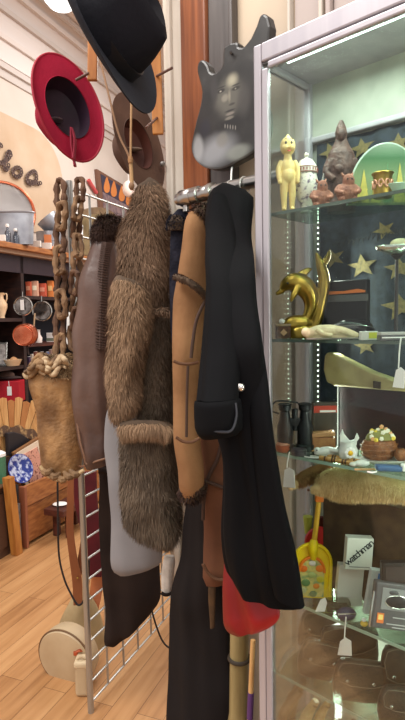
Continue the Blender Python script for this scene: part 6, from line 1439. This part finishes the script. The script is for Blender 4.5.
mb = MB(); mb.box((4, 0, 3), (20, 9, 4), M); B('contents', mb, mat('contents_grey', (130, 132, 124), .6, c2=(90, 92, 90), ns=30), t, smooth=False)
hp, M, k = ci(322, z3, .0215)
t = T('price_card', 'white paper price card leaning on the yellow toy shovel', 'tag', hp)
mb = MB(); mb.prism([(-7, .3), (3, .3), (6, 9), (4, 14), (-1, 12)], .6, M @ Matrix.Rotation(R_(-12), 4, 'X')); B('tag_paper', mb, PAPER, t, smooth=False)
p, M, k = ci(346, z3, .026)
t = T('blue_purse', 'dark blue small purse at the front of the fourth shelf', 'purse', p)
mb = MB(); mb.ell((0, 0, 7), (10.5, 6, 6.8), 22, M); B('purse_body', mb, mat('navy_purse', (58, 62, 96), .35, c2=(44, 46, 74), ns=8), t)
mb = MB(); mb.tube([(-9, -4, 9), (0, -6.4, 10.5), (9, -4, 9)], .9, 8, M, smooth=4); B('clasp_frame', mb, SILVER, t)
# cassette player, cases
p, M, k = ci(385, z3, .034)
t = T('cassette_player', 'dark grey portable cassette player with oval window on the fourth shelf', 'cassette player', p)
Q = M @ Matrix.Rotation(R_(9), 4, 'Y') @ Matrix.Rotation(R_(-8), 4, 'X')
GRP = mat('player_grey', (84, 82, 86), .4)
mb = MB(); mb.box((4, 0, 24), (42, 11, 47), Q @ Matrix.Translation((0, 0, 5.5))); B('player_body', mb, GRP, t, smooth=False, bevel=.003)
mb = MB(); mb.box((6, -5.8, 37), (32, .8, 22), Q); B('cassette_door', mb, mat('player_door', (132, 132, 134), .35), t, smooth=False, bevel=.002)
mb = MB(); mb.ell((7, -6.4, 35), (13, 1, 6.5), 24, Q); B('oval_window', mb, mat('player_window', (44, 44, 48), .2), t)
mb = MB(); mb.ell((2, -6.6, 44), (5, .8, 2.4), 18, Q); B('badge_oval', mb, mat('player_badge', (70, 70, 74), .3), t)
rimpts = [Q @ V((7 + 13*math.cos(a), -6.6, 35 + 6.5*math.sin(a))) for a in [2*PI*j/28 for j in range(28)]]
mb = MB(); mb.tube(rimpts, .5 * k, 6, closed=True); B('window_rim', mb, SILVER, t)
mb = MB(); mb.box((-9, -5.9, 17), (7, .6, 10), Q); B('price_sticker', mb, mat('sticker_orange', (220, 120, 60), .5), t, smooth=False)
mb = MB(); mb.box((-9, -6.3, 18), (4.6, .4, 5), Q); B('sticker_print', mb, mat('sticker_yellow', (236, 206, 120), .5), t, smooth=False)
for x, z, wd in ((12, 19, 16), (10, 12, 24), (12, 9, 16)):
    mb = MB(); mb.box((x, -5.8, z), (wd, .4, .9), Q); B('trim_line', mb, mat('player_line', (176, 174, 176), .4), t, smooth=False)
mb = MB(); mb.tube([(-17.6, -2, 6), (-18, -3, 24), (-16.5, -2, 42)], 1.6, 8, Q, smooth=3); B('silver_edge', mb, SILVER, t)
p, M, k = ci(394, z3, .066)
t = T('black_radio', 'black radio box standing behind the cassette player', 'radio', p)
mb = MB(); mb.box((4, 0, 35), (36, 9, 69.5), M); B('radio_body', mb, mat('radio_black', (38, 34, 34), .35), t, smooth=False, bevel=.002)
mb = MB(); mb.box((4, -4.8, 42), (30, .5, .9), M); B('trim_line', mb, mat('radio_line', (80, 74, 72), .3), t, smooth=False)
mb = MB(); mb.box((4, -4.8, 56), (30, .5, 20), M); B('speaker_grille', mb, mat('radio_grille', (52, 40, 38), .6), t, smooth=False)
p, M, k = ci(369, z3, .07)
t = T('blue_white_carton', 'white carton with blue stripe leaning beside the black radio', 'box', p)
Q = M @ Matrix.Rotation(R_(9), 4, 'Y')
mb = MB(); mb.box((1, 0, 26), (15, 7, 48), Q @ Matrix.Translation((0, 0, 0))); B('carton', mb, mat('carton_white', (200, 204, 204), .5), t, smooth=False, bevel=.001)
mb = MB(); mb.box((4, -3.7, 30), (6, .5, 34), Q); B('blue_stripe', mb, mat('stripe_blue', (56, 120, 186), .5), t, smooth=False)
p, M, k = ci(364, z3, .03)
t = T('yellow_trinket', 'little yellow and white trinket left of the cassette player', 'trinket', p)
mb = MB(); mb.ell((0, 0, 3), (4, 3.4, 3), 14, M); B('trinket_body', mb, mat('trinket_yellow', (214, 176, 70), .5), t)
mb = MB(); mb.ell((0, 0, 7), (2.6, 2.2, 2), 12, M); B('trinket_top', mb, PAPER, t)

# ---- fifth shelf: leather holsters and cases
z4 = SH[4]
LTH = mat('dark_holster', (40, 37, 35), .34, c2=(56, 50, 45), ns=10, bump=.15, bs=50)
LTH2 = mat('brown_holster', (58, 46, 38), .38, c2=(44, 36, 31), ns=8)
def case_(px, off, wd, dp, h, rot, m, lab, buckle=2, lift=0.0):
    p, M, k = ci(px, z4 + lift, off); Q = M @ Matrix.Rotation(R_(rot), 4, 'Y') @ Matrix.Translation((0, 0, abs(math.sin(R_(rot))) * wd / 2 * .9)); t = T('leather_case', lab, 'case', p, 'dark leather cases on the fifth shelf')
    def se(a, b, z, nn=32, e=.55): return [V((a * math.copysign(abs(math.cos(q)) ** e, math.cos(q)), b * math.copysign(abs(math.sin(q)) ** e, math.sin(q)), z)) for q in [2*PI*i/nn for i in range(nn)]]
    mb = MB(); mb.loft([se(wd*.36, dp*.3, 0), se(wd*.44, dp*.46, h*.06), se(wd*.49, dp*.5, h*.3), se(wd*.5, dp*.5, h*.6), se(wd*.46, dp*.46, h*.85), se(wd*.40, dp*.3, h*.97), se(wd*.3, dp*.1, h)], True, True, Q); B('case_body', mb, m, t)
    out = [(-wd*.50, h*.80), (-wd*.44, h*.98), (-wd*.3, h*1.02), (wd*.3, h*1.02), (wd*.44, h*.98), (wd*.5, h*.8), (wd*.44, h*.52), (wd*.2, h*.42), (-wd*.2, h*.42), (-wd*.44, h*.52)]
    mb = MB(); mb.prism(out, 1.4, Q @ Matrix.Translation((0, -dp/2 - 1.2, 0))); B('flap', mb, m, t, smooth=False, bevel=.0022)
    for i in range(buckle):
        x = -wd*.28 + i * wd*.5; mb = MB(); mb.lathe([(.1, .9), (1.2, .8), (1.9, 0), (.1, -.2)], 14, Q @ Matrix.Translation((x, -dp/2 - 1.4, h*.55)) @ Matrix.Rotation(R_(90), 4, 'X')); B('snap_stud', mb, SILVER, t)
    mb = MB(); mb.tube([Q @ V((x*.96, -dp/2 - 1.3, h*.75 + (z - h*.75)*.93)) for x, z in out], .35 * k, 6, closed=True); B('stitching', mb, mat('pale_stitch', (104, 96, 84), .6), t)
case_(313, .125, 40, 12, 40, 12, LTH, 'dark leather case slanting at the left back of the fifth shelf', 1)
case_(316, .045, 50, 14, 40, 14, LTH, 'wide black leather case with two studs at the front left of the fifth shelf')
case_(352, .115, 60, 14, 52, -6, LTH2, 'large brown leather case at the back of the fifth shelf', 1)
case_(356, .045, 56, 15, 44, 8, LTH, 'broad dark leather case under the hanging tag')
case_(404, .10, 50, 16, 66, 0, LTH2, 'tall brown leather case at the right edge of the fifth shelf')
case_(398, .04, 52, 14, 40, 10, LTH, 'dark leather case at the front right of the fifth shelf')
p, M, k = ci(287, z4, .032); mb = MB(); mb.tube([(-9, 0, 1.2), (-4, 2, 10), (2, 4, 18), (8, 6, 22)], [2.4, 3.4, 3, 2], 10, M, smooth=4, flat=.5); B('pale_sheath', mb, mat('pale_sheath', (150, 156, 150), .3), None, 'pale grey curved sheath at the left end of the fifth shelf', 'sheath')
p, M, k = ci(355, z4, .020); 
# ---- bottom deck: horns
random.seed(3)
HORN = mat('horn_cream', (206, 184, 136), .4, c2=(170, 142, 96), ns=8); HORN2 = mat('horn_tan', (150, 118, 84), .4, c2=(120, 90, 62), ns=8)
hs = [(291, .03, 22, 52, 6, HORN2, 'tan curved horn at the far left of the bottom deck'), (296, .05, 18, 56, 7, HORN2, 'second tan curved horn from the left on the bottom deck'), (309, .035, 16, 52, 6.5, HORN, 'thick cream horn third from the left on the bottom deck'), (322, .055, 14, 50, 5.6, HORN, 'cream horn with blunt tip near the middle of the bottom deck'), (334, .04, 10, 44, 5.4, HORN, 'pale cream horn right of the blunt one on the bottom deck'), (350, .06, 8, 46, 5.8, HORN2, 'dark tan horn toward the right on the bottom deck'), (366, .045, -8, 44, 5.4, HORN, 'cream horn leaning right on the bottom deck'), (384, .055, -12, 44, 5.6, HORN2, 'rightmost tan horn on the bottom deck')]
for px, off, bend, h, r, m, lab in hs:
    p, M, k = ci(px, SH[5], off); h *= 1.12
    t = T('horn', lab, 'horn', p, 'horns on the bottom deck')
    M = M @ Matrix.Translation((0, 0, r*.45)); pts = [(-bend*.1, 0, r*.2), (-bend*.4, 0, h*.3), (-bend*.2, 0, h*.65), (bend*.45, -2, h)]
    mb = MB(); mb.tube(pts, [r*1.05, r, r*.9, r*.55], 16, M, smooth=6); B('horn_body', mb, m, t)
    mb = MB(); mb.ell((-bend*.1, 0, r*.5), (r*1.1, r*1.1, r*.5), 14, M); B('horn_base', mb, HORN2, t)
    mb = MB(); mb.tube([(bend*.32, -1.6, h*.92), (bend*.36, -1.7, h*.945)], [r*.66, r*.64], 14, M); B('growth_ring', mb, mat('horn_ring', (120, 92, 60), .5), t)

# ================================================================== light
def area(name, loc, tgt, size, power, col, sy=None):
    l = bpy.data.lights.new(name, 'AREA'); l.energy = power; l.color = col; l.shape = 'RECTANGLE'; l.size = size; l.size_y = sy or size
    o = bpy.data.objects.new(name, l); COL.objects.link(o); o.location = loc
    o.rotation_euler = (V(tgt) - V(loc)).to_track_quat('-Z', 'Y').to_euler(); return o
WARM = (1.0, .955, .91)
area('far_ceiling_light', (.6, 4.6, 3.7), (-.3, 4.8, 0), 1.6, 95, WARM, 2.6)
area('near_ceiling_light', (-1.3, .6, 3.9), (-.6, 1.6, .6), 1.6, 95, WARM, 1.6)
area('camera_side_fill', (.9, -1.4, 3.3), (.1, 1.4, 1.2), 1.4, 30, (1.0, .94, .88), 1.2)  # unseen fill added from the camera side to brighten the cabinet
area('cabinet_light', CF.pt(WC/2, .06, ZTOP - .04), CF.pt(WC/2, .09, 1.0), WC - .1, 2.6, (.84, 1.0, .88), .04).rotation_euler = (0, 0, math.atan2(w_.y, w_.x))
area('cabinet_strip_light', CF.pt(.10, DC - .05, 1.05), CF.pt(.40, .06, 1.05), .02, 2.4, (.9, 1.0, .84), 1.1)
area('cabinet_fill_light', CF.pt(.62, .03, 1.0), CF.pt(.30, DC, .9), .02, 3.0, (.95, 1.0, .88), 1.0)  # fill added inside the cabinet for its lower shelves, no visible lamp
wd = bpy.data.worlds.new('world'); scene.world = wd; wd.use_nodes = True
wd.node_tree.nodes['Background'].inputs[0].default_value = (.64, .60, .575, 1); wd.node_tree.nodes['Background'].inputs[1].default_value = 1.2
vs_ = scene.view_settings; vs_.view_transform = 'Standard'; vs_.look = 'None'; vs_.gamma = 1; vs_.use_curve_mapping = False; vs_.exposure = 0.2
for o in scene.objects:
    if '_o' in o: del o['_o']
